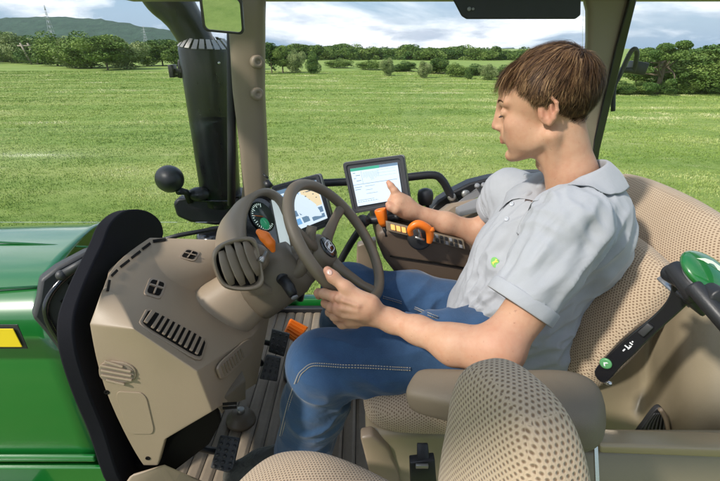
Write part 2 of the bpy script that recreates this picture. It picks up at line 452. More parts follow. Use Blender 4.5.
def blobset(kind, seed):
    rd = random.Random(seed); out = []
    if kind == 'bush':                              # unit height 1, reaches the ground
        for k in range(15):
            a = rd.uniform(0, 6.28); r = rd.uniform(0, .40); out.append((r*math.cos(a), r*math.sin(a), rd.uniform(.16,.72), rd.uniform(.16,.28), .9))
        out += [(0,0,.45,.36,1), (.2,0,.22,.24,.8), (-.2,0,.22,.24,.8), (0,.1,.8,.17,1.1)]
    elif kind == 'round':
        for k in range(16):
            a = rd.uniform(0, 6.28); z = rd.uniform(.34,.82); r = rd.uniform(.05,.36)*(1.1-abs(z-.55)); out.append((r*math.cos(a), r*math.sin(a), z, rd.uniform(.12,.22), .85))
        out.append((0,0,.58,.28,1))
    elif kind == 'tall':
        for k in range(14):
            z = rd.uniform(.2,.93); r = .2*(1.05-z); a = rd.uniform(0,6.28); out.append((r*math.cos(a), r*math.sin(a), z, rd.uniform(.09,.16)*(1.3-.5*z), 1.2))
    elif kind == 'spread':                          # wide open oak: flat shelves of foliage
        for k in range(34):
            a = rd.uniform(0, 6.28); r = .85*math.sqrt(rd.random()); z = .92-.5*(r/.85)**2*rd.uniform(.3,1.2)-rd.uniform(0,.36); out.append((r*math.cos(a), .6*r*math.sin(a), z, rd.uniform(.08,.17), .45))
    return out
def proto(kind, mat, n, leaf, seed, th, tr, lean=0):
    bl = blobset(kind, seed); return crown_mesh('crown', bl, n, leaf, mat, seed), trunk_mesh(th, tr, bl, seed, lean)
PR = {'bushA': proto('bush', L_MID, 15000, .019, 1, .5, .03), 'bushB': proto('bush', L_MID, 15000, .019, 2, .5, .03), 'willow': proto('bush', L_PALE, 15000, .018, 3, .5, .025),
      'round': proto('round', L_DARK, 15000, .018, 4, .6, .028), 'roundB': proto('round', L_MID, 15000, .018, 5, .6, .028), 'tall': proto('tall', L_DARK, 3800, .022, 6, .8, .018),
      'oak': proto('spread', L_DARK, 22000, .015, 8, .62, .045, .05), 'bushC': proto('bush', L_DARK, 15000, .019, 9, .5, .03)}
def tree(px, top, base, Y, kind, label, wide=1.0, group='trees and bushes round the field', name='tree', rz=0):
    """a plant whose top and foot stand at these heights of the view, Y metres away"""
    Y = max(Y*.0+Pz(px, base, GZ).y, 20) if Y < 120 else Y
    a = P(px, top, Y); r_ = P(px, base, Y); h = a.z - r_.z; cm, tm = PR[kind]
    t = thing(name, (r_.x, Y, min(r_.z+.3, gh(r_.x, Y)+.02)), label, 'bush' if name == 'bush' else 'tree', group); t.rotation_euler.z = rz
    h = a.z - t.location.z
    for nm, me, ww in (('crown', cm, wide), ('trunk', tm, 1.0)):
        c = bpy.data.objects.new(nm, me); COL.objects.link(c); c.parent = t; c.scale = (h*ww, h*ww, h)
    return t
G1 = 'trees and bushes along the far left edge of the field'
Lrow = [(-46,28,64,105,'bushA',1.2),(-18,34,62,100,'bushC',1.2),(6,32,62,112,'bushA',1.3),(22,33,63,118,'willow',1.2),(40,36,64,104,'bushC',1.2),(58,32,66,108,'bushB',1.25),(76,37,68,100,'willow',1.1),(92,32,68,104,'bushB',1.25),(108,35,70,112,'roundB',1.3),(127,39,69,96,'willow',1.1),(147,42,66,104,'bushB',1.2),(163,37,66,108,'round',1.2),(178,43,66,104,'bushA',1.1),(197,38,66,110,'bushC',1.2),(216,40,68,112,'bushB',1.2),(236,38,70,112,'round',1.1)]
LL = ['dark green bush cut by the left edge of the view','tall dark bush at the left end of the field hedge','rounded green bush third from the left by the pole','pale willowy bush just left of the wooden pole','dark bush just right of the wooden pole','broad green bush behind, below the hill mast','pale bushy willow left of the tallest round bush','broad mid green bush, widest of the left row','open green tree rising behind the pale bush','pale rounded bush standing forward at the field edge','mid green bush between the pale bush and the exhaust stack','dark round tree left of the exhaust stack','green bush right beside the exhaust clamp','dark bush hidden behind the exhaust stack','green bush behind the stack and the pillar','dark tree behind the beige pillar']
for (px, tp, bs, Y, k, w), lb in zip(Lrow, LL): tree(px, tp-1.5, bs, Y, k, lb, w*1.35, G1, 'bush' if 'bush' in k or k == 'willow' else 'tree', rz=px*.7)
G2 = 'trees and bushes in the middle of the view'
Mrow = [(262,42,74,72,'tall',1.1,'tall dark tree right beside the beige pillar'),(272,40,73,76,'tall',1.3,'dark poplar shaped tree, second right of the pillar'),(283,45,73,80,'roundB',.9,'loose green tree between the dark poplars and the pale bush'),(296,48,73,72,'willow',.8,'pale bush left of the single round bush'),(313,52,74,64,'bushC',.8,'rounded bush at the right end of the small clump'),(388,57,76,62,'willow',.9,'pale round bush standing alone in mid field, left of two'),(423,60,78,62,'willow',.9,'pale round bush standing alone, right of two'),(438,56,74,95,'round',1.3,'dark round tree behind and right of the lone bushes'),(468,68,79,62,'bushC',1.0,'small dark bush near the field edge'),(487,63,80,60,'willow',1.2,'pale bush left of the driver\'s forehead'),(455,62,77,85,'bushB',1.6,'low mid green bush in the far hedge')]
for px, tp, bs, Y, k, w, lb in Mrow: tree(px, tp, bs, Y, k, lb, w, G2, 'bush' if 'bush' in k or k == 'willow' else 'tree', rz=px)
G3 = 'trees far off along the skyline'
words = ['dark','mid green','pale green']; rd = random.Random(5)
i3 = 0
for px in range(262, 530, 7):
    k = ['round','roundB','bushC','tall','bushA'][i3 % 5]; Y = 125+rd.uniform(0,25); tp = 44.5+rd.uniform(-2.5,2.5)+(px-320)*.012
    tree(px, tp, 66+(px-320)*.03, Y, k, ('dark','mid green','dark','slim dark','mid green')[i3 % 5]+' far tree on the middle skyline, number %d from the left' % (i3+1), 1.9 if k != 'tall' else 1.6, G3, rz=px); i3 += 1
for px, lb in ((340,'far hedge left of the lone pale bush'),(372,'far hedge behind the lone pale bush'),(405,'far hedge between the two lone pale bushes'),(440,'far hedge behind the dark round tree'),(475,'far hedge left of the driver\'s head'),(505,'far hedge behind the driver\'s hair')):
    tree(px, 58+(px-340)*.04, 68+(px-340)*.055, 92-(px-340)*.22, 'bushC' if px % 2 else 'bushB', lb, 3.0, 'far hedges across the field', 'hedge', rz=0)
G4 = 'trees and bushes on the right side of the field'
tree(656,33,94,34,'oak','wide spreading oak with flat top seen through the rear window', .85, G4, rz=.3)
tree(712,36,93,46,'round','round dark tree at the right edge of the view', 1.5, G4)
tree(742,40,93,40,'roundB','green tree cut off by the right edge of the view', 1.5, G4)
tree(690,52,93,44,'bushB','mid green bush between the oak and the edge tree', 1.7, G4, 'bush')
tree(634,48,90,42,'roundB','green tree behind the rear window frame', 1.2, G4)
tree(672,58,92,41,'bushC','dark bush behind the oak trunk', 2.0, G4, 'bush')
for k, px in enumerate((600,622,640,662,686,706,730,752)):
    lbs = ['clipped hedge bush behind the rear pillar','hedge bush left of the window frame','hedge bush behind the grab bar','hedge bush at the foot of the oak','hedge bush right of the oak trunk','hedge bush below the round tree','hedge bush at the right edge','hedge bush cut off by the right edge']
    tree(px, 80+k*.15, 94, 37, 'bushC' if k % 2 else 'bushB', lbs[k], 2.3, 'low hedge along the right field edge', 'bush', rz=k)
tree(540,60,86,58,'bushB','green bush behind the driver\'s head', 1.4, G4, 'bush'); tree(570,52,88,60,'round','dark tree hidden behind the driver\'s hair', 1.3, G4)
# wooden pole and lattice mast
WOODP = plain('weathered_wood', (.3,.26,.2), .9); STEEL = plain('galvanised_steel', (.45,.47,.5), .5, metal=.6)
a = P(31, 62, 92); mb = MB(); 
top = P(26, 43, 92).z; mb.tube([(a.x,92,GZ),(a.x-1.1,92,top)], .16, 8); mb.tube([(a.x+.9,92.5,GZ),(a.x-.0,92.5,top)], .16, 8); mb.tube([(a.x-1.9,92.2,top-.5),(a.x+.8,92.2,top-.5)], .12, 6)
tag(mb.build('utility_pole', WOODP), 'leaning wooden double pole in front of the left bushes', 'pole')
def pylon(px, tp, Y, h, label):
    b0 = P(px, tp, Y); mb = MB(); zb = GZ; W = h*.1
    def w(t): return W*(1-t)**1.3+.35
    for lv in range(9):
        t0, t1 = lv/9, (lv+1)/9
        for sx in (-1,1):
            for sy in (-1,1):
                mb.tube([(b0.x+sx*w(t0), Y+sy*w(t0), zb+(b0.z-zb)*t0), (b0.x+sx*w(t1), Y+sy*w(t1), zb+(b0.z-zb)*t1)], .3, 4)
            mb.tube([(b0.x+sx*w(t0), Y, zb+(b0.z-zb)*t0), (b0.x-sx*w(t1), Y, zb+(b0.z-zb)*t1)], .16, 4)
    for t, l in ((.72,8),(.84,6),(.95,4)):
        z = zb+(b0.z-zb)*t; mb.tube([(b0.x-l,Y,z),(b0.x,Y,z+1),(b0.x+l,Y,z)], .2, 4)
    tag(mb.build('pylon', STEEL), label, 'pylon', 'electricity pylons on the hill')
pylon(44, 5, 900, 60, 'taller steel lattice pylon above the wooded hill'); pylon(143, 26, 1100, 50, 'smaller steel lattice pylon by the exhaust stack')
# ------------------------------------------------------------------ world, sun, camera
SUN_EL, SUN_ROT = 50, 0
w = bpy.data.worlds.new('World'); scene.world = w; w.use_nodes = True; nt = NT(w); bg = nt.N['Background']
sky = nt.n('ShaderNodeTexSky'); sky.sky_type = 'NISHITA'; sky.sun_disc = False
sun_dir = Vector((-.80, -.50, .85)).normalized()    # towards the sun: behind the camera's left shoulder
sky.sun_elevation = math.asin(sun_dir.z); sky.sun_rotation = math.atan2(sun_dir.x, sun_dir.y); sky.air_density = 1.3; sky.dust_density = 1.5
tc = nt.n('ShaderNodeTexCoord'); sep = nt.n('ShaderNodeSeparateXYZ'); nt.l(tc.outputs['Generated'], sep.inputs[0])
zz = nt.math('ADD', nt.math('MAXIMUM', sep.outputs[2], 0.0), .22)
cmb = nt.n('ShaderNodeCombineXYZ'); nt.l(nt.math('DIVIDE', sep.outputs[0], zz), cmb.inputs[0]); nt.l(nt.math('DIVIDE', sep.outputs[1], zz), cmb.inputs[1])
cmb.inputs[2].default_value = 3.3
n1 = nt.noise(.55, 9, .58, cmb.outputs[0], .4); n2 = nt.noise(1.4, 8, .6, cmb.outputs[0], .2)
cover = nt.ramp(n1, [(.44, 0.0), (.58, 1.0)])
shade = nt.mix(nt.ramp(n2, [(.40, 0.0), (.62, 1.0)]), (5.6,6.4,7.6), (14.5,14.6,14.8))
skyc = nt.mix(cover, nt.mix(.6, sky.outputs[0], (3.4,5.8,9.0)), shade)
nt.l(skyc, bg.inputs['Color']); bg.inputs['Strength'].default_value = .09
sl = bpy.data.lights.new('sun', 'SUN'); sl.energy = 3.4; sl.angle = math.radians(4); sl.color = (1,.95,.87)
so = bpy.data.objects.new('sun', sl); COL.objects.link(so); so.rotation_euler = (-sun_dir).to_track_quat('-Z', 'Y').to_euler()
cam = bpy.data.cameras.new('camera'); co_ = bpy.data.objects.new('camera', cam); COL.objects.link(co_)
cam.sensor_width = 36; cam.lens = 36*F/720; cam.clip_start = .02; cam.clip_end = 9000
co_.rotation_euler = (math.pi/2-PITCH, 0, 0); scene.camera = co_
scene.view_settings.view_transform = 'Standard'; scene.view_settings.look = 'None'; scene.view_settings.exposure = 0.36; scene.view_settings.gamma = 1
scene.view_settings.use_curve_mapping = False

# ------------------------------------------------------------------ summer haze
hz, nt, b = newmat('haze'); nt.N.remove(b); pv = nt.n('ShaderNodeVolumePrincipled'); pv.inputs['Density'].default_value = .00009; pv.inputs['Color'].default_value = (.80,.88,.97,1)
nt.l(pv.outputs[0], nt.N['Material Output'].inputs['Volume'])
mb = MB(); mb.box((-300,860,67), 5400,2480,142); tag(mb.build('haze', hz, smooth=False), 'thin blue summer haze over the far hills', 'haze', kind='stuff')
# ================================================================== MATERIALS OF THE TRACTOR
M_BEIGE = plain('beige_plastic', (.30,.228,.155), .48, bump=.25, bscale=700, var=.05, vscale=8, rvar=.05)
M_BEIGED = plain('beige_plastic_smooth', (.27,.205,.145), .38, bump=.1, bscale=500, var=.06, vscale=5, rvar=.06)
M_PILLAR = plain('pillar_plastic', (.25,.20,.145), .5, bump=.2, bscale=700, var=.05)
M_TAN = plain('fender_plastic', (.25,.205,.135), .34, bump=.15, bscale=400, var=.08, vscale=4, rvar=.07)
M_BROWN = plain('brown_rubber', (.14,.110,.076), .48, bump=.25, bscale=600, var=.06)
M_CONS = plain('dark_brown_plastic', (.115,.080,.055), .5, bump=.3, bscale=600, var=.08)
M_ARM = plain('armrest_foam', (.165,.132,.092), .6, bump=.5, bscale=900, var=.1, vscale=9)
M_BLACK = plain('black_plastic', (.018,.018,.020), .42, bump=.2, bscale=500, rvar=.08)
M_BLACKG = plain('black_gloss', (.012,.012,.014), .16, coat=.5)
M_MATTE = plain('black_foam', (.006,.006,.009), .85, spec=.2, bump=.3, bscale=300)
M_CHAR = plain('dark_moulding', (.035,.035,.037), .5, bump=.2, bscale=400, var=.2, dirt=.05)
M_DARK = plain('shade_black', (.010,.009,.008), .8, spec=.1)  # near-black colour painting the shade inside flat slots and vents
M_GREEN = plain('green_paint', (.006,.135,.020), .30, coat=1.0, var=.05, vscale=3, rvar=.03)
M_YELLOW = plain('yellow_decal', (.85,.62,.02), .45)
M_ORANGE = plain('orange_plastic', (.80,.17,.008), .38, bump=.1, bscale=300)
M_ORLIT = emit('orange_lamp', (1,.45,.12), 1.2)
M_CHROME = plain('bright_metal', (.62,.62,.62), .22, metal=1)
M_STEEL2 = plain('dull_metal', (.35,.34,.32), .4, metal=.8)
M_WHITE = plain('white_print', (.75,.75,.75), .5)
M_GREY = plain('grey_plastic', (.25,.25,.26), .45)
M_GLASS = glassmat('window_glass')
M_LOUVRE = plain('vent_brown', (.20,.158,.110), .45, var=.05)
def stackmat():
    m, nt, b = newmat('stack_black'); co = nt.coord('Object', scale=(14,14,2.5)); f = nt.noise(3, 5, .6, co, .4)
    nt.l(nt.mix(nt.ramp(f, [(.5, 0.0), (.75, 1.0)]), (.012,.012,.014), (.022,.022,.025)), b.inputs['Base Color'])
    nt.l(nt.math('MULTIPLY_ADD', f, .15, .22), b.inputs['Roughness']); return m
M_STACK = stackmat()
def matfloor():
    m, nt, b = newmat('floor_mat'); co = nt.coord('Object'); f = nt.noise(9, 6, .7, co)
    c = nt.mix(f, (.17,.135,.095), (.27,.215,.16)); g = nt.ramp(nt.noise(45, 6, .7, co), [(.5, 0.0), (.8, 1.0)])
    c = nt.mix(nt.math('MULTIPLY', g, .35), c, (.33,.28,.2)); nt.l(c, b.inputs['Base Color']); b.inputs['Roughness'].default_value = .6
    bp = nt.n('ShaderNodeBump', i_Strength=.3, i_Distance=.001); nt.l(nt.noise(500, 3, .6, co), bp.inputs['Height']); nt.l(bp.outputs[0], b.inputs['Normal']); return m
M_MAT = matfloor()
def fabric(name, sx, sy):                           # woven seat cloth: staggered dark pits in a light ribbed weave
    m, nt, b = newmat(name); uv = nt.coord('UV'); sp = nt.n('ShaderNodeSeparateXYZ'); nt.l(uv, sp.inputs[0])
    wob = nt.noise(40, 2, .5, nt.coord('Object'))
    u = nt.math('ADD', nt.math('DIVIDE', sp.outputs[0], sx), nt.math('MULTIPLY', wob, .25)); v = nt.math('DIVIDE', sp.outputs[1], sy)
    row = nt.math('FLOOR', v); u2 = nt.math('ADD', u, nt.math('MULTIPLY', nt.math('FLOORED_MODULO', row, 2.0), .5))
    fu = nt.math('SUBTRACT', nt.math('FRACT', u2), .5); fv = nt.math('SUBTRACT', nt.math('FRACT', v), .5)
    d = nt.math('SQRT', nt.math('ADD', nt.math('POWER', nt.math('DIVIDE', fu, .35), 2.0), nt.math('POWER', nt.math('DIVIDE', fv, .42), 2.0)))
    hole = nt.ramp(d, [(.35, 1.0), (1.05, 0.0)])
    rib = nt.math('ABSOLUTE', nt.math('SUBTRACT', nt.math('FRACT', nt.math('MULTIPLY', u2, 2.0)), .5))
    fz = nt.noise(900, 3, .7, nt.coord('Object')); lg = nt.noise(7, 4, .6, nt.coord('Object'))
    base = nt.mix(nt.math('MULTIPLY_ADD', rib, 1.1, .1), (.50,.385,.27), (.36,.26,.165))
    base = nt.mix(nt.math('MULTIPLY', fz, .5), base, (.56,.45,.34))
    base = nt.mix(nt.math('MULTIPLY', nt.ramp(lg, [(.35, 0.0), (.7, 1.0)]), .2), base, (.36,.23,.12))
    c = nt.mix(nt.math('MULTIPLY', hole, .88), base, (.15,.09,.05)); nt.l(c, b.inputs['Base Color']); b.inputs['Roughness'].default_value = .9
    b.inputs['Specular IOR Level'].default_value = .15; b.inputs['Sheen Weight'].default_value = .15
    hgt = nt.math('SUBTRACT', nt.math('MULTIPLY', fz, .15), hole)
    bp = nt.n('ShaderNodeBump', i_Strength=.7, i_Distance=.0014); nt.l(hgt, bp.inputs['Height']); nt.l(bp.outputs[0], b.inputs['Normal'])
    return m
M_SEAT = fabric('seat_cloth', .0064, .0047)
X0 = Vector((1,0,0)); Y0 = Vector((0,1,0)); Z0 = Vector((0,0,1))
FLOOR = -1.12
TR = thing('tractor', (0, .95, GZ), 'green tractor with beige cab interior, seen from its open left door', 'tractor')
def part(mb, name, m, parent=None, **kw): return mb.build(name, m, parent or TR, **kw)
# ================================================================== HOOD
def hood_ring(x, s=1.0, dz=0.0):
    prof = [(.80,-1.45),(.80,-1.15),(.801,-.97),(.804,-.82),(.812,-.70),(.828,-.61),(.858,-.555),(.91,-.522),(.99,-.505),(1.10,-.50),(1.2,-.503),(1.3,-.515),(1.38,-.545),(1.44,-.60),(1.475,-.7),(1.49,-.85),(1.49,-1.35)]
    c = 1.14; return [Vector((x, c+(y-c)*s, z+dz)) for y, z in prof]
mb = MB(); xs = [-.72,-.90,-1.0,-1.2,-1.6,-2.1,-2.6,-2.9]; n = 17
rings = [hood_ring(x, 1-.03*max(0,-x-1), .03*(x+.7)) for x in xs]
vs = [p for r_ in rings for p in r_]; fs = [(i*n+k, i*n+k+1, (i+1)*n+k+1, (i+1)*n+k) for i in range(len(xs)-1) for k in range(n-1)]
hoodplane = Plane((0,.799,-.8), (0,-1,0))
# right-hand edge of the hood follows the slanted moulding
def edge_x(y, z):
    # x of the slanted rear edge on the side, by height
    pts = [(-1.45,-.665),(-.99,-.678),(-.82,-.682),(-.69,-.694),(-.60,-.712),(-.55,-.735),(-.50,-.76)]
    for (a, xa), (b_, xb) in zip(pts, pts[1:]):
        if a <= z <= b_: return xa+(xb-xa)*(z-a)/(b_-a)
    return -.76
for k in range(n):
    p = rings[0][k]; x = edge_x(p.y, p.z)
    if p.y > .86: x = -.745-.11*min(1, (p.y-.86)/.5)
    vs[k] = Vector((x, p.y, p.z))
mb = MB(); mb.add(vs, fs)
hood = part(mb, 'hood', M_GREEN, auto=50, sub=2)
m_ = hood.modifiers.new('t', 'SOLIDIFY'); m_.thickness = .006
for (pa, pb) in (((0,241),(94,246)), ((0,287),(40,285))):        # pressed character lines on the hood top
    pl = Plane((0,.9,-.503), (0,0,1)) if pa[1] < 260 else Plane((0,.88,-.533), (0,-.5,1))
    mb = MB(); a, b_ = pl.hit(*pa), pl.hit(*pb); a = a+(a-b_)*3
    mb.tube([a-Z0*.004, b_-Z0*.004], [.006,.004], 8, flat=.6); part(mb, 'hood_crease', M_GREEN)
def sideplate(poly, mat, name, h=.006, base=.002, bevel=.001, pl=hoodplane, parent=None, smooth=False):
    mb = MB(); nn = pl.facing(); pts = [pl.hit(*p)+nn*base for p in poly]; mb.prism(pts, nn*h, 0)
    return part(mb, name, mat, parent, smooth=smooth, bevel=bevel)
sideplate([(-60,321),(22,321),(32,345),(-60,345)], M_CHAR, 'stripe_border', .002, .012)
sideplate([(-60,324),(19,324),(28,342),(-60,342)], M_YELLOW, 'yellow_stripe', .002, .0165)
sideplate([(-80,452),(97,452),(99,457),(-80,457)], M_GREEN, 'side_seam_flange', .012, .004, .004)
sideplate([(-80,457.5),(112,457.5),(117,490),(-80,490)], M_GREEN, 'lower_side_panel', .012, .020, .003)
sideplate([(-80,473),(40,473),(52,490),(-80,490)], plain('step_black',(.02,.025,.035),.5), 'step_edge', .05, .035, .006)
# dark rubber moulding between hood and cab
mp = Plane(P(50,320,.815), (.9,-1,.15))
def strip_panel(poly, pl, mat, name, th=.05, bevel=.008, lift=0): 
    mb = MB(); nn = pl.facing(); pts = [pl.hit(*p)+nn*lift for p in poly]; mb.prism(pts, -nn*th); return part(mb, name, mat, smooth=True, bevel=bevel, auto=35)
strip_panel([(90,250),(96,252),(98,275),(84,300),(96,340),(104,380),(118,440),(132,490),(112,490),(100,440),(80,390),(60,352),(46,333),(33,318),(38,300),(41,280),(58,267)], mp, M_CHAR, 'firewall_moulding', .04)
mb = MB(); nn = mp.facing(); path = [mp.hit(*p)+nn*.008 for p in ((96,256),(70,272),(52,290),(45,308),(50,325),(66,350),(84,385),(98,425),(110,470))]
mb.tube(path, .007, 8, smooth=4); part(mb, 'door_seal', M_BLACKG)
for poly in (((67,283),(80,270),(84,273),(70,286)), ((60,301),(74,290),(78,294),(64,306)), ((78,262),(90,254),(92,257),(81,266))):
    sideplate(poly, M_DARK, 'moulding_slot', .002, .001, 0, mp)
mb = MB(); mb.tube([mp.hit(60,273)+nn*.02, mp.hit(96,252)+nn*.02], [.010,.008], 12); mb.ellipsoid(mp.hit(60,273)+nn*.02, .012,.012,.012, n=12, m=8); part(mb, 'gas_strut', M_CHAR)
# matte black side shield with round top
shp = Plane.three(P(112,262,.83), P(89,324,.675), P(131,448,.66)); shp.p += Vector((-.008,.006,0)); nn = shp.facing()
poly = smooth_poly([shp.hit(*p) for p in ((163,238),(161,222),(148,211),(128,210),(112,222),(103,243),(94,262),(82,290),(74,318),(76,350),(88,390),(104,430),(124,485),(150,485),(120,400),(104,340),(112,300),(122,275),(150,250))], 4)
mb = MB(); mb.prism(poly, -nn*.03); part(mb, 'black_shield', M_MATTE, bevel=.004, auto=30)
# ================================================================== DASH CONSOLE (left cowl)
mb = MB()
V = dict(v0=P(112,262,.80), v1=P(150,237,.98), v2=P(236,240,1.0), v3=P(300,262,1.0), c=P(252,336,.86), b=P(197,371,.63), a=P(134,329,.62), v8=P(102,291,.68), v9=P(89,324,.64), v10=P(99,383,.62), v11=P(131,448,.62), v12=P(143,466,.62), v13=P(158,466,.62), v14=P(165,440,.62), v15=P(213,412,.63), d=P(257,384,.87), w0=P(270,316,.97))
V['q'] = P(112,284,.72); V['n'] = (V['a']+V['b'])/2; V['m1'] = V['v1'].lerp(V['n'],.5); V['m2'] = P(226,298,.97)
K = list(V); I = {k: i for i, k in enumerate(K)}
faces = [('v0','v1','m1','q'), ('v1','v2','m2','m1'), ('v2','v3','w0','c','m2'), ('q','m1','n','a'), ('m1','m2','b','n'), ('m2','c','b'), ('v0','q','v8'), ('q','a','v9','v8'), ('a','n','b','v15','v14','v10','v9'), ('v10','v14','v13','v12','v11'), ('b','c','d','v15'), ('c','w0','d')]
mb.add([V[k] for k in K], [tuple(I[k] for k in f) for f in faces])
import bmesh
dash = part(mb, 'dash_console', M_BEIGE, smooth=True, auto=180)
bm = bmesh.new(); bm.from_mesh(dash.data); 
bmesh.ops.recalc_face_normals(bm, faces=bm.faces)
f0 = max(bm.faces, key=lambda f: f.normal.z); 
if f0.normal.z < 0: bmesh.ops.reverse_faces(bm, faces=bm.faces)
bm.to_mesh(dash.data); bm.free()
sd = dash.modifiers.new('so', 'SOLIDIFY'); sd.thickness = .018; sd.offset = -1
bv = dash.modifiers.new('b', 'BEVEL'); bv.width = .020; bv.segments = 3; bv.limit_method = 'ANGLE'; bv.angle_limit = math.radians(30)
su = dash.modifiers.new('s', 'SUBSURF'); su.levels = 2; su.render_levels = 2
# planes of its faces, for the details
PU = Plane.three(V['a'], V['c'], V['v1']); PS = Plane(V['v10'], (V['b']-V['a']).cross(V['v10']-V['a'])); PR_ = Plane.three(V['b'], V['c'], V['v15'])
dbv = None
def dash_pt(px, py, lift=0):
    return hitpx(dbv, px, py, lift) or hitpx(dbv0, px, py, lift) or PS.hit(px, py)
dbv0 = bvh_of(dash); LASTPL = [None]; bpy.context.view_layer.update(); _dg = bpy.context.evaluated_depsgraph_get(); _me = dash.evaluated_get(_dg).to_mesh(); _o = ORIG[dash.name]
dbv = BVHTree.FromPolygons([v.co+_o for v in _me.vertices], [tuple(p.vertices) for p in _me.polygons]); dash.evaluated_get(_dg).to_mesh_clear()
def on_dash(poly, name, mat, h=.003, lift=-.001, bevel=.0008, smooth=False, parent=None):
    pts = [dash_pt(*p) for p in poly] if parent is None else [LASTPL[0].hit(*p) for p in poly]; c = sum(pts, Vector())/len(pts); nrm = Vector()
    for i in range(len(pts)): nrm += (pts[i]-c).cross(pts[(i+1) % len(pts)]-c)
    nrm.normalize(); nrm = nrm if nrm.dot(-c) > 0 else -nrm
    if parent is None: LASTPL[0] = Plane(c, nrm); pts = [LASTPL[0].hit(*p) for p in poly] if h > .0021 else pts
    pts = [p+nrm*lift for p in pts]; mb = MB(); mb.prism(pts, nrm*h); return part(mb, name, mat, parent or TR, smooth=smooth, bevel=bevel), nrm
def px_roundrect(c, ux, uy, w, h, r, n=4):          # rounded rectangle in view pixels along two skew axes
    return [(c[0]+x*ux[0]+y*uy[0], c[1]+x*ux[1]+y*uy[1]) for x, y in roundrect(w, h, r, n)]
def lerp2(a, b, t): return (a[0]+(b[0]-a[0])*t, a[1]+(b[1]-a[1])*t)
def quadpx(tl, tr, br, bl, u, v):
    return lerp2(lerp2(tl, tr, u), lerp2(bl, br, u), v)
def rr_quad(c4, u0, v0, u1, v1, r=.1, asp=1.0):
    w, h = u1-u0, v1-v0; out = []
    for x, y in roundrect(1, 1, .18, 3):
        out.append(quadpx(*c4, u0+w*(x+.5), v0+h*(y+.5)))
    return out
# long slotted vent
LV = ((148,310),(205,341),(199,360),(140,325))
fr, nv = on_dash(rr_quad(LV,-.04,-.12,1.04,1.12), 'air_vent', M_BEIGED, .004, -.001, .002)
on_dash(rr_quad(LV,0,0,1,1), 'vent_opening', M_DARK, .001, .0035, 0, parent=fr)
for k in range(9):
    u = .17+.093*k; mbp = [quadpx(*LV, u, .04), quadpx(*LV, u+.05, .04), quadpx(*LV, u+.022, .96), quadpx(*LV, u-.028, .96)]
    on_dash(mbp, 'vent_slat', M_BEIGED, .004, .0048, .0012, parent=fr)
on_dash([quadpx(*LV,.03,.12), quadpx(*LV,.10,.12), quadpx(*LV,.07,.9), quadpx(*LV,.01,.9)], 'vent_lever', M_BEIGED, .004, .005, .001, parent=fr)
for c4 in (((151,280),(164,284),(159,297),(146,293)), ((187,250),(198,253),(193,260),(181,257))):
    fr, _ = on_dash(rr_quad(c4,-.18,-.18,1.18,1.18), 'air_vent', M_BEIGED, .003, -.001, .001)
    on_dash(rr_quad(c4,0,0,1,1), 'vent_opening', M_DARK, .001, .0025, 0, parent=fr)
    on_dash([quadpx(*c4,.45,0), quadpx(*c4,.55,0), quadpx(*c4,.55,1), quadpx(*c4,.45,1)], 'vent_slat', M_BEIGED, .003, .0035, 0, parent=fr)
    on_dash([quadpx(*c4,0,.42), quadpx(*c4,1,.42), quadpx(*c4,1,.52), quadpx(*c4,0,.52)], 'vent_slat', M_BEIGED, .003, .0038, 0, parent=fr)
# defroster slots along the far edge
for a, b_ in (((107,292),(109,281)),((111,277),(117,271)),((120,268),(129,261)),((131,259),(140,252)),((142,250),(150,244)),((153,242),(166,240))):
    dx, dy = b_[0]-a[0], b_[1]-a[1]; L = math.hypot(dx, dy); nx, ny = -dy/L*1.3, dx/L*1.3
    try: on_dash([(a[0]-nx,a[1]-ny),(b_[0]-nx,b_[1]-ny),(b_[0]+nx,b_[1]+ny),(a[0]+nx,a[1]+ny)], 'defroster_slot', M_DARK, .001, .002, 0)
    except Exception: pass
# round-cornered speaker grille with slanted ribs, blank cover, ribbed side vent, screws
SG = ((98,359),(136,362),(138,383),(100,383))
poly = [quadpx(*SG, x*.98+.5, y*.98+.5) for x, y in roundrect(1,1,.42,6)]
gr, _ = on_dash(poly, 'speaker_grille', M_BEIGED, .004, -.001, .0015)
poly2 = [quadpx(*SG, x*.88+.5, y*.84+.5) for x, y in roundrect(1,1,.42,6)]; on_dash(poly2, 'grille_shade_plate', plain('grille_shade',(.20,.16,.12),.6), .0008, .0032, 0, parent=gr)  # raised plate in darker beige paints the shade behind the ribs
for k in range(5):
    v0 = .06+.2*k; a, b_ = quadpx(*SG,.10 if 0<k<4 else .22, v0-.08), quadpx(*SG,.90 if 0<k<4 else .7, v0+.12); w = 2.1
    on_dash([(a[0],a[1]-w/2),(b_[0],b_[1]-w/2),(b_[0],b_[1]+w/2),(a[0],a[1]+w/2)], 'grille_rib', M_BEIGE, .004, .004, .0015, parent=gr)
BC = ((114,390),(146,392),(156,434),(128,434))
on_dash([quadpx(*BC, x*.98+.5, y*.98+.5) for x, y in roundrect(1,1,.2,5)], 'cover_plate', M_BEIGE, .0022, -.0002, .0012)
for p in ((107,392),(148,458)): 
    q = dash_pt(*p); mb = MB(); mb.lathe(q, PS.facing(), [(0,0),(0,.005),(.0015,.005),(.0016,.003),(.0004,.0025),(.0004,0)], 14); part(mb, 'screw', M_DARK)
SV = ((214,366),(246,338),(250,350),(219,380))
gr, _ = on_dash([quadpx(*SV, x*1.05+.5, y*1.1+.5) for x, y in roundrect(1,1,.25,5)], 'side_vent', M_BEIGED, .005, .003, .0015)
for k in range(8):
    u = .08+.085*k; on_dash([quadpx(*SV,u,.15), quadpx(*SV,u+.035,.15), quadpx(*SV,u+.035,.85), quadpx(*SV,u,.85)], 'vent_slat', M_LOUVRE, .003, .0078, .0008, parent=gr)
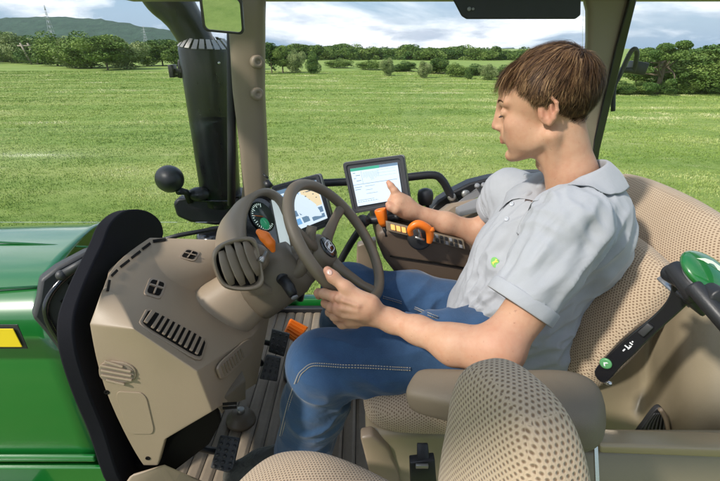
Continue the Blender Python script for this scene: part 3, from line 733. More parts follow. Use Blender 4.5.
# lower inner cowl and pedal area
mb = MB()
pts = [P(213,412,.66), P(254,384,.88), P(258,352,.96), P(254,330,1.0), P(230,330,1.02), P(200,372,.72)]
mb.prism(pts, Vector((-.22,.10,-.04))); part(mb, 'inner_cowl', M_BEIGED, bevel=.012, seg=3)
mb = MB(); mb.prism([P(118,470,.66), P(160,462,.66), P(172,438,.66), P(214,403,.68), P(222,422,.70), P(210,444,.72), P(172,474,.66)], Vector((-.25,.55,.0))); part(mb, 'footwell_shade', M_DARK, bevel=.006)  # solid near-black block stands in for the shade under the console
mb = MB(); mb.prism([P(215,404,.66), P(246,380,.76), P(246,400,.76), P(228,407,.70), P(222,415,.68)], Vector((-.03,.06,0))); part(mb, 'bracket_cover', M_BROWN, bevel=.004)
for k in range(2):
    mb = MB(); pl = Plane(P(228,398,.67), (.4,-1,.1)); mb.prism([pl.hit(*p)+pl.facing()*.012 for p in ((222,399+k*4),(236,398+k*4),(236,400+k*4),(222,401+k*4))], pl.facing()*.003); part(mb, 'bracket_slot', M_DARK, smooth=False)
# ================================================================== STEERING COLUMN
wn = Vector((.765,-.165,.622)).normalized(); WC = P(337.5,241,.955); WR = .163; wpl = Plane(WC, wn)
mb = MB()
A = P(232,322,.93); B = P(262,292,.95)
ax = (B-A)
# beige shroud rising from the console
def ring_at(c, n_, a, b, ux, m=28, e=2.6):
    n_ = n_.normalized(); U = (ux-n_*ux.dot(n_)).normalized(); Vv = n_.cross(U); return superring(c, U, Vv, a, b, e, m)
c0 = P(213,319,.90); c1 = P(228,308,.91); c2 = P(243,296,.93); c3 = P(262,282,.95)
dr = (c3-c0).normalized()
mb.loft([ring_at(c0-dr*.03, dr, .080,.098, Y0), ring_at(c0, dr, .074,.090, Y0), ring_at(c1, dr, .066,.080, Y0), ring_at(c2, dr, .063,.074, Y0), ring_at(c3, dr, .060,.070, Y0)]); part(mb, 'column_shroud', M_BEIGE)
mb = MB(); cf = c0-dr*.025; mb.loft([ring_at(cf, dr, .094,.112, Y0), ring_at(cf+dr*.012, dr, .090,.108, Y0), ring_at(cf+dr*.018, dr, .078,.096, Y0)]); part(mb, 'column_boot', M_BEIGED)
# darker upper collar
mb = MB(); d0 = P(251,297,.925); d1 = P(290,268,.95); dd = (d1-d0).normalized(); 
mb.loft([ring_at(d0, dd, .052,.066, Y0), ring_at(d0+dd*.010, dd, .056,.070, Y0), ring_at((d0+d1)/2, dd, .056,.072, Y0), ring_at(d1, dd, .055,.072, Y0), ring_at(d1+dd*.03, dd, .045,.060, Y0)]); part(mb, 'column_collar', M_BROWN)
# steering wheel
U = (Vector((0,0,1))-wn*wn.z).normalized(); W_ = wn.cross(U)
def wp(a, r=WR, h=0): return WC + (U*math.cos(a)+W_*math.sin(a))*r + wn*h
mb = MB(); mb.tube([wp(2*math.pi*k/72) for k in range(72)], .0135, 16, closed=True)
wheel = part(mb, 'steering_wheel', M_BROWN)
hc = WC - wn*.045
for tp in ((344,196),(377,292),(296,222)):
    e = wpl.hit(*tp); e = WC+(e-WC).normalized()*WR; r0 = (e-WC).normalized(); st = hc+r0*.03
    side = wn.cross(r0)
    cs = [(0,.019,.011),(.25,.016,.010),(.7,.0125,.009),(.93,.014,.010),(1,.016,.011)]; mb = MB(); rings = []
    for t, a_, b_ in cs:
        c = st.lerp(e, t) - wn*(.010*math.sin(math.pi*min(1,t))); rings.append(superring(c, side, wn, a_, b_, 2.6, 20))
    mb.loft(rings); mb2 = part(mb, 'spoke', M_BROWN, wheel)
mb = MB(); mb.lathe(hc-wn*.03, wn, [(0,.0),(0,.040),(.015,.046),(.034,.044),(.042,.036),(.044,.030),(.044,0)], 40); part(mb, 'hub', M_BROWN, wheel)
mb = MB(); mb.lathe(hc+wn*.0125, wn, [(0,.0285),(.004,.029),(.006,.026),(.0055,0)], 40); part(mb, 'hub_badge', M_BLACKG, wheel)
def emblem(c, U_, V_, n_, s, m_out, m_in, parent, root='emblem'):
    # leaping animal in a rounded shield outline
    mb = MB(); ring = roundrect(1.0, .86, .26, 5); inner = [(x*.86, y*.84) for x, y in ring]; k = len(ring)
    vs = [c+U_*x*s+V_*y*s for x, y in ring]+[c+U_*x*s+V_*y*s for x, y in inner]; mb.add(vs+[v+n_*.0006 for v in vs], [(k*2+i, k*2+(i+1)%k, k*3+(i+1)%k, k*3+i) for i in range(k)]); part(mb, root+'_ring', m_out, parent, smooth=False)
    deer = [(-.36,-.02),(-.28,.10),(-.10,.12),(.08,.14),(.18,.22),(.16,.34),(.22,.26),(.26,.34),(.27,.24),(.36,.20),(.36,.15),(.26,.12),(.22,.02),(.34,-.04),(.38,-.14),(.30,-.08),(.16,-.06),(.0,-.04),(-.14,-.06),(-.20,-.16),(-.34,-.26),(-.26,-.14),(-.26,-.06),(-.32,.0)]
    mb = MB(); mb.prism([c+U_*x*s*1.05+V_*y*s*1.05 for x, y in deer], n_*.0008); part(mb, root, m_in, parent, smooth=False)
emblem(hc+wn*.0188, -W_ if W_.x < 0 else W_, U, wn, .036, M_WHITE, M_WHITE, wheel)
# instrument pod
pod_n = Vector((.80,-.30,.52)).normalized()         # faces the driver
pc = P(268,238,.99); pU = (Z0-pod_n*pod_n.z).normalized(); pW = pod_n.cross(pU)
if pW.y < 0: pW = -pW
podpl = Plane(pc, pod_n)
outline = [(262,290),(246,262),(240,238),(241,214),(248,197),(260,189),(272,189),(284,198),(293,214),(299,236),(304,258),(300,276),(286,292)]
oi = [(264,282),(252,262),(247,240),(247,218),(253,202),(262,195),(271,195),(280,203),(288,218),(293,238),(297,256),(293,270),(282,283)]
face = smooth_poly([podpl.hit(*p) for p in outline], 4); inn = smooth_poly([podpl.hit(*p) for p in oi], 4)
back = [p - pod_n*.105 + (p-pc)*-.12 for p in face]; mid = [p - pod_n*.05 + (p-pc)*.02 for p in face]; inner2 = [p - pod_n*.014 for p in inn]; lip = [p+pod_n*.006 for p in [a.lerp(b_, .5) for a, b_ in zip(face, inn)]]
mb = MB(); mb.loft([back, mid, face, lip, inn, inner2], caps=False); k = len(face); mb.add(back, [tuple(range(k))])
pod = part(mb, 'instrument_pod', M_LOUVRE, auto=80)
mb = MB(); mb.add(inner2, [tuple(range(k))]); part(mb, 'instrument_panel', M_BLACKG, pod)
pp2 = Plane(pc - pod_n*.0125, pod_n)
def pod_disc(px, py, r, name, mat, h=.0015, seg=32, tilt=None):
    c = pp2.hit(px, py)+pod_n*h; mb = MB(); mb.lathe(c, pod_n, [(0,0),(0,r),(.0008,r),(.0008,0)], seg); return part(mb, name, mat, pod), c
M_DIAL = plain('dial_face', (.015,.03,.022), .3)
M_DIALG = emit('dial_print', (.75,.95,.85), .6); M_DIALGR = emit('dial_glow', (.03,.35,.16), .35)
_, dc = pod_disc(262,217,.042,'tachometer',M_DIAL); pod_disc(264,224,.016,'dial_display',M_DIALGR,.003)
mb = MB()
for k in range(24):
    a = math.radians(-30+k*10.5); r0 = pU*math.cos(a)+pW*math.sin(a)*-1; t = r0.cross(pod_n); L = .010 if k % 3 == 0 else .005
    mb.prism([dc+r0*.037-t*.0007+pod_n*.001, dc+r0*.037+t*.0007+pod_n*.001, dc+r0*(.037-L)+t*.0007+pod_n*.001, dc+r0*(.037-L)-t*.0007+pod_n*.001], pod_n*.0005)
part(mb, 'dial_marks', M_DIALG, pod, smooth=False)
mb = MB(); r0 = (pU*.5-pW).normalized(); mb.tube([dc+pod_n*.002, dc+pod_n*.002+r0*.033], [.0012,.0006], 6); part(mb, 'dial_needle', M_ORANGE, pod)
mb = MB(); mb.prism([pp2.hit(*p)+pod_n*.001 for p in ((271,200),(276,202),(285,222),(290,246),(290,262),(282,256),(277,230))], pod_n*.001); part(mb, 'pod_reflection', emit('reflection_pale', (.62,.72,.72), .55), pod, smooth=False)  # pale glowing sliver paints the white reflection on the pod glass
for k in range(4):
    mb = MB(); mb.prism([pp2.hit(*p)+pod_n*.0022 for p in ((262+k*4,252+k*2),(264+k*4,251+k*2),(265+k*4,254+k*2),(263+k*4,255+k*2))], pod_n*.0006); part(mb, 'warning_lamp', (M_DIALGR, M_ORLIT, M_DIALGR, M_DIALG)[k], pod, smooth=False)
# orange lever beside the pod
mb = MB(); g = P(262,262,.83); g0 = P(266,252,.86)
mb.tube([g, g0], .004, 10); part(mb, 'lever_stalk', M_STEEL2)
SD = SDF(P(266,238,.85)-Vector((.05,.05,.05)), P(266,238,.85)+Vector((.05,.05,.05)), .0015)
SD.chain([P(259,232,.86),P(265,237,.855),P(270,243,.85),P(273,250,.85)], [.007,.011,.010,.006], .008); v_, f_ = SD.mesh(2); np_object('orange_lever', v_, f_, M_ORANGE, TR)
# ignition switch
mb = MB(); c = P(258,258,.86); an = Vector((.55,-.75,.35)).normalized(); mb.lathe(c-an*.03, an, [(0,.034),(.02,.032),(.028,.024),(.034,.018),(.036,0)], 28); part(mb, 'ignition_switch', M_LOUVRE)
mb = MB(); uk = an.orthogonal().normalized(); mb.prism([c+an*.006+uk*a_+an.cross(uk)*b_ for a_, b_ in ((-.008,-.0015),(.008,-.0015),(.008,.0015),(-.008,.0015))], an*.018); mb.lathe(c+an*.02, uk.cross(an), [(-.002,.009),(.002,.009),(.002,.004),(-.002,.004),(-.002,.009)], 18); part(mb, 'key', M_CHROME)
# vent pod with four big louvres
vq = Quad(P(226,240,.865), P(250,236,.905), P(262,285,.83), P(226,287,.79))
pts = smooth_poly([P(214,262,.79),P(216,248,.82),P(228,240,.86),P(246,237,.90),P(254,244,.90),P(262,268,.86),P(265,284,.83),P(256,291,.81),P(234,291,.79),P(222,284,.78)], 4)
vn = Vector((.45,-.80,.38)).normalized(); cc = sum(pts, Vector())/len(pts); pts = [p - vn*(p-cc).dot(vn) for p in pts]
mb = MB(); mb.loft([[p-vn*.06+(cc-p)*.35 for p in pts], [p-vn*.03+(cc-p)*.08 for p in pts], [p-vn*.004 for p in pts], [p+(cc-p)*.06+vn*.002 for p in pts], [p+(cc-p)*.14+vn*.001 for p in pts], [p+(cc-p)*.2-vn*.016 for p in pts]], caps=True)
vp = part(mb, 'vent_pod', M_LOUVRE, auto=70)
vpl = Plane(cc-vn*.003, vn)
mb = MB(); mb.prism([p+(cc-p)*.2-vn*.017 for p in pts], vn*.002); part(mb, 'vent_opening', M_DARK, vp, smooth=False)
for (a, b_) in (((221,251),(232,285)),((227,244),(243,285)),((236,241),(253,283)),((245,241),(259,275))):
    A_, B_ = vpl.hit(*a), vpl.hit(*b_); mid = (A_+B_)/2+vn*.006; sd_ = (B_-A_).normalized().cross(vn)
    mb = MB(); rings = [superring(c_, sd_*.9+vn*.43, (B_-A_).normalized().cross(sd_*.9+vn*.43), w_, .0022, 3, 14) for c_, w_ in ((A_,.007),(A_.lerp(mid,.5)+vn*.002,.0125),(mid,.0138),(B_.lerp(mid,.5)+vn*.002,.0125),(B_,.007))]
    mb.loft(rings); part(mb, 'louvre', M_LOUVRE, vp)
mb = MB(); mb.ellipsoid(P(205,286,.80)+Vector((.035,0,0)), .02,.02,.03); 
# bracket of the column and tilt stalk
mb = MB(); mb.tube([P(276,272,.93), P(284,280,.89)], [.017,.015], 16); mb.tube([P(283,279,.89), P(289,287,.87), P(293,295,.855)], [.0125,.0135,.011], 16); part(mb, 'stalk_switch', M_BLACK)
mb = MB(); e1 = P(293,296,.853); mb.lathe(e1-Vector((-.003,.0,.002)), (e1-P(289,287,.87)), [(0,.008),(.003,.0085),(.004,.006),(.0042,0)], 18); part(mb, 'stalk_cap', M_GREY)
mb = MB(); mb.tube([P(312,226,.95),P(304,262,.92),P(292,275,.92),P(275,276,.93)], [.012,.016,.020,.022], 14, smooth=4); part(mb, 'column_arm', M_BROWN)
mb = MB(); rr = [superring(hc-wn*h_, U, W_, a_, a_*1.1, 2.6, 28) for h_, a_ in ((.028,.034),(.045,.045),(.075,.052),(.11,.050))]; mb.loft(rr); part(mb, 'wheel_boss', M_BROWN)
# ================================================================== CAB FLOOR, PEDALS
mb = MB(); mb.box((.15,.97,FLOOR-.03), 1.6,1.62,.05); part(mb, 'cab_floor', M_CHAR, smooth=False)
mb = MB(); x = -.58
while x < .62:                                      # ribbed mat: ribs run across the cab
    mb.prism([(x,.28,FLOOR+.000),(x+.010,.28,FLOOR+.006),(x+.030,.28,FLOOR+.006),(x+.040,.28,FLOOR+.000)], (0,1.46,0)); x += .0405
part(mb, 'floor_mat', M_MAT, smooth=False, bevel=.0015)
mb = MB(); mb.box((0,1.745,FLOOR+.02), 1.5,.05,.06); part(mb, 'door_sill', M_GREEN, bevel=.01)
mb = MB(); mb.box((.05,1.69,FLOOR+.012), 1.1,.03,.03); part(mb, 'sill_seal', M_BLACK, bevel=.005)
M_RUB = plain('pedal_rubber', (.04,.04,.043), .5, bump=.4, bscale=300, var=.4, vscale=60, dirt=.35)
def pedal(name, tl, tr, br, bl, Yt, Yb, mat, studs=(4,3), th=.022, label=None, rub=None, arm=None):
    q = Quad(P(*tl,Yt), P(*tr,Yt), P(*br,Yb), P(*bl,Yb)); mb = MB(); mb.prism(q.c, -q.n*th); 
    o = part(mb, name, mat, bevel=.004, seg=3, auto=40)
    if studs:
        mb = MB(); nu, nv = studs
        for i in range(nv):
            for j in range(nu):
                u, v = (j+.5)/nu, (i+.5)/nv; mb.lathe(q.q(u,v,-.001), q.n, [(0,.0050),(.006,.0042),(.0066,0)], 8)
        part(mb, 'pedal_studs', mat, o)
    if arm: mb = MB(); mb.tube([P(*a) for a in arm], .010, 10, smooth=4); part(mb, 'pedal_arm', M_BLACK, o)
    return o
pedal('clutch_pedal', (220,435),(240,438),(232,474),(210,468), .86,.80, M_RUB, (3,6), arm=[(222,452,.86),(200,448,.84),(182,440,.80),(176,425,.78)])
pedal('brake_pedal', (266,355),(281,358),(277,382),(259,379), 1.20,1.16, M_RUB, (3,4), arm=[(262,364,1.2),(252,352,1.18)])
pedal('brake_pedal', (272,329),(290,334),(284,357),(268,352), 1.30,1.26, M_RUB, (3,4), arm=[(272,344,1.3),(256,340,1.24)])
o = pedal('drive_pedal', (291,318),(309,327),(297,342),(284,333), 1.40,1.34, M_ORANGE, None, .018)
q = Quad(P(291,318,1.40), P(309,327,1.40), P(297,342,1.34), P(284,333,1.34)); mb = MB()
for k in range(5): q.rect(mb, .08, .08+.18*k, .92, .16+.18*k, .0005, .004)
part(mb, 'pedal_ribs', M_ORANGE, o, smooth=False)
pc_ = Pz(241,420,FLOOR+.01); mb = MB(); mb.lathe(pc_, (0.1,0,1), [(0,.048),(.012,.045),(.022,.032),(.034,.029),(.036,0)], 28); fs_ = part(mb, 'foot_switch', M_BROWN)
mb = MB(); mb.lathe(pc_+Vector((.003,0,.034)), (0.1,0,1), [(0,.012),(.014,.012),(.016,.009),(.016,0)], 18); part(mb, 'switch_button', M_STEEL2, fs_)
# near floor ledge in tan plastic
mb = MB(); pts = [P(128,472,.60), P(166,462,.62), P(205,478,.66), P(215,520,.64), P(100,520,.55)]; mb.prism(pts, Vector((0,.0,-.25))); part(mb, 'entry_ledge', M_BEIGE, bevel=.012, seg=3)
# ================================================================== CAB FRAME AND GLASS
def pillar(name, pts, w, d, mat, **kw):             # section w along x, d along y
    mb = MB(); rings = []
    for i, p in enumerate(pts): rings.append(superring(p, X0, Y0, w[i]/2, d[i]/2, 3.2, 24))
    mb.loft(rings); return part(mb, name, mat, **kw)
pa = [P(247,-40,1.52), P(247,20,1.55), P(249,90,1.58), P(254,150,1.62), P(256,185,1.64), P(258,215,1.66), P(262,300,1.70)]
pil = pillar('front_pillar', pa, [.115,.115,.108,.100,.098,.15,.16], [.08]*7, M_PILLAR)
for p in ((257,62),(257,94)):
    mb = MB(); c = P(p[0],p[1],1.515 if p[1]<80 else 1.53); mb.lathe(c+Vector((0,-.0,0)), (.5,-.8,.05), [(-.01,.021),(.010,.021),(.014,.017),(.015,.008),(.012,.007),(.012,0)], 24); part(mb, 'pillar_knob', M_PILLAR, pil)
mb = MB(); mb.tube([P(266,181,1.5),P(270,188,1.49)], [.012,.016], 14); mb.tube([P(268,178,1.49),P(263,174,1.5)], .004, 6); part(mb, 'pillar_socket', M_BLACK, pil)
mb = MB(); mb.tube([P(231.5,y,1.60) for y in (-40,40,90,150,205)], [.016]*5, 10); part(mb, 'windscreen_seal', M_BLACK)
def polyloft(ptsA, off, name, mat, bevel=.01, parent=None, auto=40, seg=3): mb = MB(); mb.prism(ptsA, off); return part(mb, name, mat, parent, bevel=bevel, auto=auto, seg=seg)
rp = polyloft([P(566,-30,1.62),P(584,-8,1.62),P(588,10,1.62),P(588,40,1.62),P(585,90,1.64),P(578,150,1.66),P(570,210,1.68),P(594,210,1.68),P(602,120,1.66),P(616,60,1.64),P(632,-5,1.62),P(638,-30,1.62)], Vector((.02,.07,0)), 'rear_pillar', M_PILLAR, .02, seg=4)
polyloft([P(628,-30,1.60),P(641,-30,1.60),P(637,0,1.60),P(625,48,1.62),P(612,100,1.64),P(600,150,1.66),P(592,205,1.68),P(586,205,1.68),P(594,140,1.66),P(606,90,1.64),P(617,45,1.62),P(630,0,1.60)], Vector((.01,.05,0)), 'rear_window_frame', M_BLACKG, .004)
HZ = P(500,-1,1.62).z
mb = MB(); mb.prism([(-.80,1.60,HZ),(-.80,1.72,HZ-.0),(-.80,1.74,HZ+.10),(-.80,1.50,HZ+.10),(-.80,1.55,HZ+.02)], (2.1,0,0)); part(mb, 'roof_header', M_PILLAR, bevel=.01)
# unseen roof ring; near strip narrowed and glass hatch added to let light in
mb = MB(); RZ = .27
for c, s in (((.2,1.58,RZ),(2.2,.40,.06)), ((.2,.0,RZ),(2.2,.12,.06)), ((-.84,.75,RZ),(.2,1.4,.06)), ((1.2,.75,RZ),(.25,1.4,.06))): mb.box(c, *s)
part(mb, 'roof', M_GREEN, smooth=False, bevel=.01)
mb = MB(); mb.box((.17,.72,RZ), 1.82,1.33,.006); part(mb, 'added_roof_hatch', M_GLASS, smooth=False)
# sun visor
vy = 1.5; vis = [P(452,-40,vy),P(452,-3,vy),P(462,16,vy),P(467,19,vy),P(576,19,vy),P(581,15,vy),P(582,-40,vy)]
polyloft(vis, Vector((0,.012,0)), 'sun_visor', plain('visor_black',(.02,.02,.022),.6), .004)
mb = MB(); mb.lathe(P(469,9,vy-.002), (0,-1,0), [(0,.006),(.003,.006),(.003,0)], 14); mb.lathe(P(473,9,vy-.002), (0,-1,0), [(0,.004),(.003,.004),(.003,0)], 14); part(mb, 'visor_clip', M_GREY)
# glass panes: windscreen, right side, rear quarter
mb = MB(); mb.add([P(-60,-60,1.62), P(236,-60,1.62), P(240,222,1.72), P(-60,222,1.72)], [(0,1,2,3)]); g1 = part(mb, 'windscreen', M_GLASS, smooth=False)
mb = MB(); mb.add([P(262,-40,1.64), P(584,-40,1.66), P(576,330,1.74), P(266,330,1.74)], [(0,1,2,3)]); g2 = part(mb, 'side_window', M_GLASS, smooth=False)
mb = MB(); mb.add([P(636,-40,1.66), P(900,-40,1.60), P(900,330,1.68), P(590,330,1.73)], [(0,1,2,3)]); g3 = part(mb, 'rear_window', M_GLASS, smooth=False)
for g_ in (g1, g2, g3):
    m_ = g_.modifiers.new('t', 'SOLIDIFY'); m_.thickness = .004
# rear window grab bar and lamp block outside the glass
mb = MB(); mb.tube([P(613,111,1.72),P(614,88,1.72),P(620,75,1.72),P(629,55,1.72),P(634,49,1.72),P(637,53,1.73),P(635,66,1.75),P(633,72,1.76)], .0085, 10, smooth=4); gb = part(mb, 'grab_bar', M_CHAR)
mb = MB(); c = P(637,68,1.78); mb.box(c, .055,.05,.045, Matrix.Rotation(.15,3,'Y')); mb.box(P(627,70,1.76), .05,.02,.02); part(mb, 'bar_lamp', M_BLACK, bevel=.004)
# ================================================================== EXHAUST STACK, LAMP, MIRROR (outside the windscreen)
sy = 1.95
mb = MB()
path = [P(150,-22,sy),P(163,-4,sy),P(176,8,sy),P(186,22,sy),P(195,38,sy),P(200,50,sy)]
mb.tube(path, [.075,.080,.078,.072,.070,.072], 24, smooth=5, flat=1); st = part(mb, 'exhaust_elbow', M_STACK)
mb = MB(); a, b_ = P(205,44,sy), P(222,205,sy+.06); 
rings = [ring_at(a.lerp(b_, t), b_-a, r_, r_, Y0, 36, 2.2) for t, r_ in ((0,.070),(.01,.102),(.03,.106),(.5,.098),(.93,.092),(.97,.094),(1,.07))]; mb.loft(rings); part(mb, 'exhaust_stack', M_STACK, auto=60)
mb = MB(); dn = (b_-a).normalized()
for k in range(22):
    t0, t1 = 2*math.pi*k/22, 2*math.pi*(k+.72)/22; u_ = (Y0-dn*Y0.dot(dn)).normalized(); w_ = dn.cross(u_)
    def rp_(t, r_, h_): return a+dn*h_+(u_*math.cos(t)+w_*math.sin(t))*r_
    mb.add([rp_(t0,.076,-.022),rp_(t1,.076,-.022),rp_(t1,.108,.010),rp_(t0,.108,.010)], [(0,1,2,3)])
o = part(mb, 'stack_collar', M_STEEL2, smooth=False); m_ = o.modifiers.new('t','SOLIDIFY'); m_.thickness = .003
mb = MB(); mb.box(P(178,71,sy), .06,.02,.018); mb.box(P(173,71,sy), .02,.05,.05); mb.tube([P(180,60,sy),P(180,78,sy)], .010, 8); mb.tube([P(172,76,sy),P(187,76,sy)], .005, 6); part(mb, 'stack_clamp', M_BLACK, bevel=.003)
for p in ((219,63),(233,160)):
    mb = MB(); c = P(p[0],p[1],sy-.085); mb.lathe(c, (0,-1,.1), [(0,.006),(.004,.005),(.004,0)], 10); part(mb, 'bolt', M_CHROME)
# pre-cleaner housing under the stack
polyloft([P(172,204,1.9),P(176,199,1.9),P(196,199,1.9),P(228,197,1.95),P(250,196,1.95),P(250,224,1.95),P(215,226,1.92),P(190,223,1.9),P(176,217,1.9)], Vector((0,.16,0)), 'stack_base', M_BLACK, .018)
mb = MB(); mb.tube([P(183,196,1.95),P(190,200,1.92),P(236,202,1.9)], [.006,.006,.006], 8); mb.lathe(P(215,234,1.85), Z0, [(-.05,.07),(-.03,.085),(.0,.085),(.012,.075),(.02,.05)], 28); part(mb, 'stack_foot', M_BLACKG)
mb = MB(); mb.tube([P(148,244,1.55),P(180,235,1.6),P(236,225,1.68)], .010, 8); part(mb, 'wiper_arm', M_BLACK)
lc = P(172,180,1.82); ln = Vector((.55,-.72,.1)).normalized()
mb = MB(); mb.lathe(lc-ln*.05, ln, [(-.02,.052),(0,.060),(.02,.060),(.05,.052),(.075,.036),(.088,.015),(.09,0)], 32); la = part(mb, 'work_lamp', M_BLACK)
mb = MB(); mb.tube([lc+Vector((.02,0,-.05)), P(186,192,1.86), P(190,201,1.9)], [.018,.014,.016], 12); part(mb, 'lamp_bracket', M_BLACK, la)
mb = MB(); mb.ellipsoid(P(199,194,1.9), .05,.04,.032); part(mb, 'lamp_knob', M_BLACK, la)
# interior mirror in front of the pillar
my = 1.30; mq = [P(201,-6,my),P(244,-2,my),P(241.5,34,my+.02),P(202,31,my+.02)]
def inset(q, t):
    c = sum(q, Vector())/len(q); return [p.lerp(c, t) for p in q]
mn = Quad(*mq).n; c4 = sum(mq, Vector())/4
ux = (mq[1]-mq[0]).normalized(); uy = mn.cross(ux); w_ = (mq[1]-mq[0]).length; h_ = (mq[3]-mq[0]).length
mb = MB(); rr0 = roundrect(w_, h_, .014, 5); o3 = [c4+ux*x+uy*y for x, y in rr0]; i3_ = [c4+ux*x*.90+uy*y*.89 for x, y in rr0]
mb.loft([[p-mn*.018 for p in [c4+(q-c4)*.85 for q in o3]], [p-mn*.008 for p in o3], [p+mn*.002 for p in o3], [p+mn*.003 for p in i3_], [p-mn*.002 for p in i3_]]); mi = part(mb, 'rear_view_mirror', M_BLACK, auto=50)
mb = MB(); mb.add([p-mn*.001 for p in i3_], [tuple(range(len(i3_)))]); part(mb, 'mirror_glass', plain('mirror_glass', (.9,.9,.9), .02, metal=1), mi, smooth=False)
mb = MB(); mb.tube([c4-mn*.02, c4-mn*.05+Z0*.12, c4+Vector((.02,.1,.3))], .008, 8); part(mb, 'mirror_arm', M_BLACK, mi)
# ================================================================== RIGHT-HAND SIDE: sill, handrail, side console
sl_ = [P(428,214,1.55),P(438,201,1.56),P(452,192,1.57),P(470,183,1.58),P(490,178,1.58),P(520,173.5,1.58),P(580,172,1.58)]
lo_ = [P(428,228,1.55),P(452,208,1.56),P(470,197,1.57),P(490,191,1.58),P(520,186,1.58),P(580,184,1.58)]
polyloft(sl_+lo_[::-1], Vector((0,.06,0)), 'window_sill_trim', M_BLACK, .008)
polyloft([P(450,208,1.44),P(470,193,1.46),P(480,186,1.46),P(512,182,1.46),P(516,188,1.46),P(485,194,1.46),P(462,204,1.44)], Vector((0,.02,-.01)), 'toothed_quadrant', M_GREY, .003)
mb = MB()
for k in range(6): mb.lathe(P(477+k*6.4,186.5-k*.7,1.45), (0,-.5,.8), [(0,.010),(.008,.009),(.010,.004),(.010,0)], 12)
part(mb, 'quadrant_teeth', M_GREY)
polyloft([P(440,212,1.40),P(452,203,1.42),P(520,190,1.44),P(600,184,1.44),P(600,260,1.36),P(470,260,1.34),P(440,240,1.36)], Vector((0,.10,-.04)), 'side_console', M_BEIGED, .015)
polyloft([P(455,207,1.37),P(478,197,1.39),P(530,190,1.40),P(530,198,1.38),P(484,206,1.37),P(460,212,1.36)], Vector((0,.0,-.02)), 'console_lid', M_GREY, .004)
mb = MB(); mb.ellipsoid(P(504,196,1.36), .035,.03,.022); part(mb, 'console_knob', M_BROWN)
mb = MB(); mb.tube([P(296,184,1.50),P(345,182,1.52),P(400,178,1.50),P(432,175,1.50),P(442,180,1.50),P(449,192,1.50),P(455,203,1.50)], .0145, 14, smooth=5); part(mb, 'handrail', M_BLACK)
for p in ((452,197),(466,194)):
    mb = MB(); mb.lathe(P(p[0],p[1],1.49), (0,-1,.3), [(-.01,.015),(0,.015),(.003,.012),(.003,0)], 16); part(mb, 'rail_bolt', M_STEEL2)
mb = MB(); mb.tube([P(372,215,1.42),P(356,235,1.42),P(340,262,1.42),P(330,285,1.42)], .0135, 12, smooth=3); part(mb, 'door_bar', M_BLACK)
# vertical beige door post seen between seat and wheel
mb = MB(); mb.prism([P(357,246,1.66),P(376,240,1.66),P(380,276,1.68),P(356,276,1.68)], (0,.05,0)); part(mb, 'lower_post', M_BEIGED, bevel=.008)
mb = MB(); mb.lathe(P(602,172,1.35), Vector((.1,-.4,1)), [(-.03,.02),(-.02,.036),(0,.042),(.02,.036),(.034,.018),(.038,0)], 24); mb.tube([P(602,176,1.35), P(606,215,1.35)], .012, 10); part(mb, 'lever_knob', plain('knob_grey', (.10,.11,.13), .45))
# ================================================================== REAR / NEAR RIGHT: fender liner, storage box
mb = MB()
# curved wheel-arch liner, a bulging wall beside the seats
ctl = [[(575,392,.70),(600,372,.72),(640,335,.74),(665,318,.72),(700,300,.66),(800,270,.60)],
       [(575,410,.70),(600,395,.71),(645,385,.72),(665,382,.66),(700,380,.58),(800,372,.52)],
       [(570,440,.68),(600,435,.69),(640,430,.67),(668,430,.61),(700,430,.54),(800,430,.48)],
       [(565,500,.66),(600,500,.66),(640,500,.64),(670,500,.58),(700,500,.52),(800,500,.46)]]
C4 = [[P(*q) for q in r_] for r_ in ctl]; cols = [smooth_poly(r_, 5, False) for r_ in C4]; rows = list(zip(*[smooth_poly([c[k] for c in cols], 5, False) for k in range(len(cols[0]))]))
n = len(rows[0]); vs = [p for r_ in rows for p in r_]; mb.add(vs, [(i*n+j, i*n+j+1, (i+1)*n+j+1, (i+1)*n+j) for i in range(len(rows)-1) for j in range(n-1)])
o = part(mb, 'wheel_arch_liner', M_TAN); m_ = o.modifiers.new('t','SOLIDIFY'); m_.thickness = .01; m_.offset = 0
# ribbed grille in the liner
gq = Quad(P(640,418,.62), P(664,400,.62), P(668,441,.62), P(640,441,.62))
gb_ = polyloft(smooth_poly([P(636,441,.60),P(645,424,.60),P(657,409,.60),P(664,410,.60),P(668,425,.60),P(670,441,.60)],3), Vector((0,.01,0)), 'rear_grille', M_CHAR, .002)
for k in range(6):
    mb = MB(); mb.tube([P(640+k*4.5,440,.595),P(647+k*3.6,424-k*1.2,.595),P(655+k*1.8,413,.595)], .0018, 6, smooth=3); part(mb, 'grille_rib', M_CHAR, gb_)
mb = MB(); mb.tube([P(660,409,.59),P(666,420,.59),P(670,441,.59)], .004, 8, smooth=4); part(mb, 'grille_trim', M_BEIGED, gb_)
# storage box under the rail, bottom right
bx = MB(); bx.prism([P(570,452,.46),P(800,452,.46),P(800,560,.40),P(560,560,.40)], (0,.045,0)); part(bx, 'storage_box', M_TAN, bevel=.006)
mb = MB(); mb.prism([P(599,444,.445),P(790,450,.445),P(790,461,.44),P(600,454,.44)], Vector((0,.03,.0))); part(mb, 'box_rail', plain('rail_bronze',(.33,.25,.15),.25,metal=.2), bevel=.004, seg=3)
mb = MB(); mb.prism([P(593,444,.448),P(596.5,444,.448),P(600,520,.40),P(596,520,.40)], Vector((0,-.004,0))); part(mb, 'box_trim', M_CHROME, smooth=False)
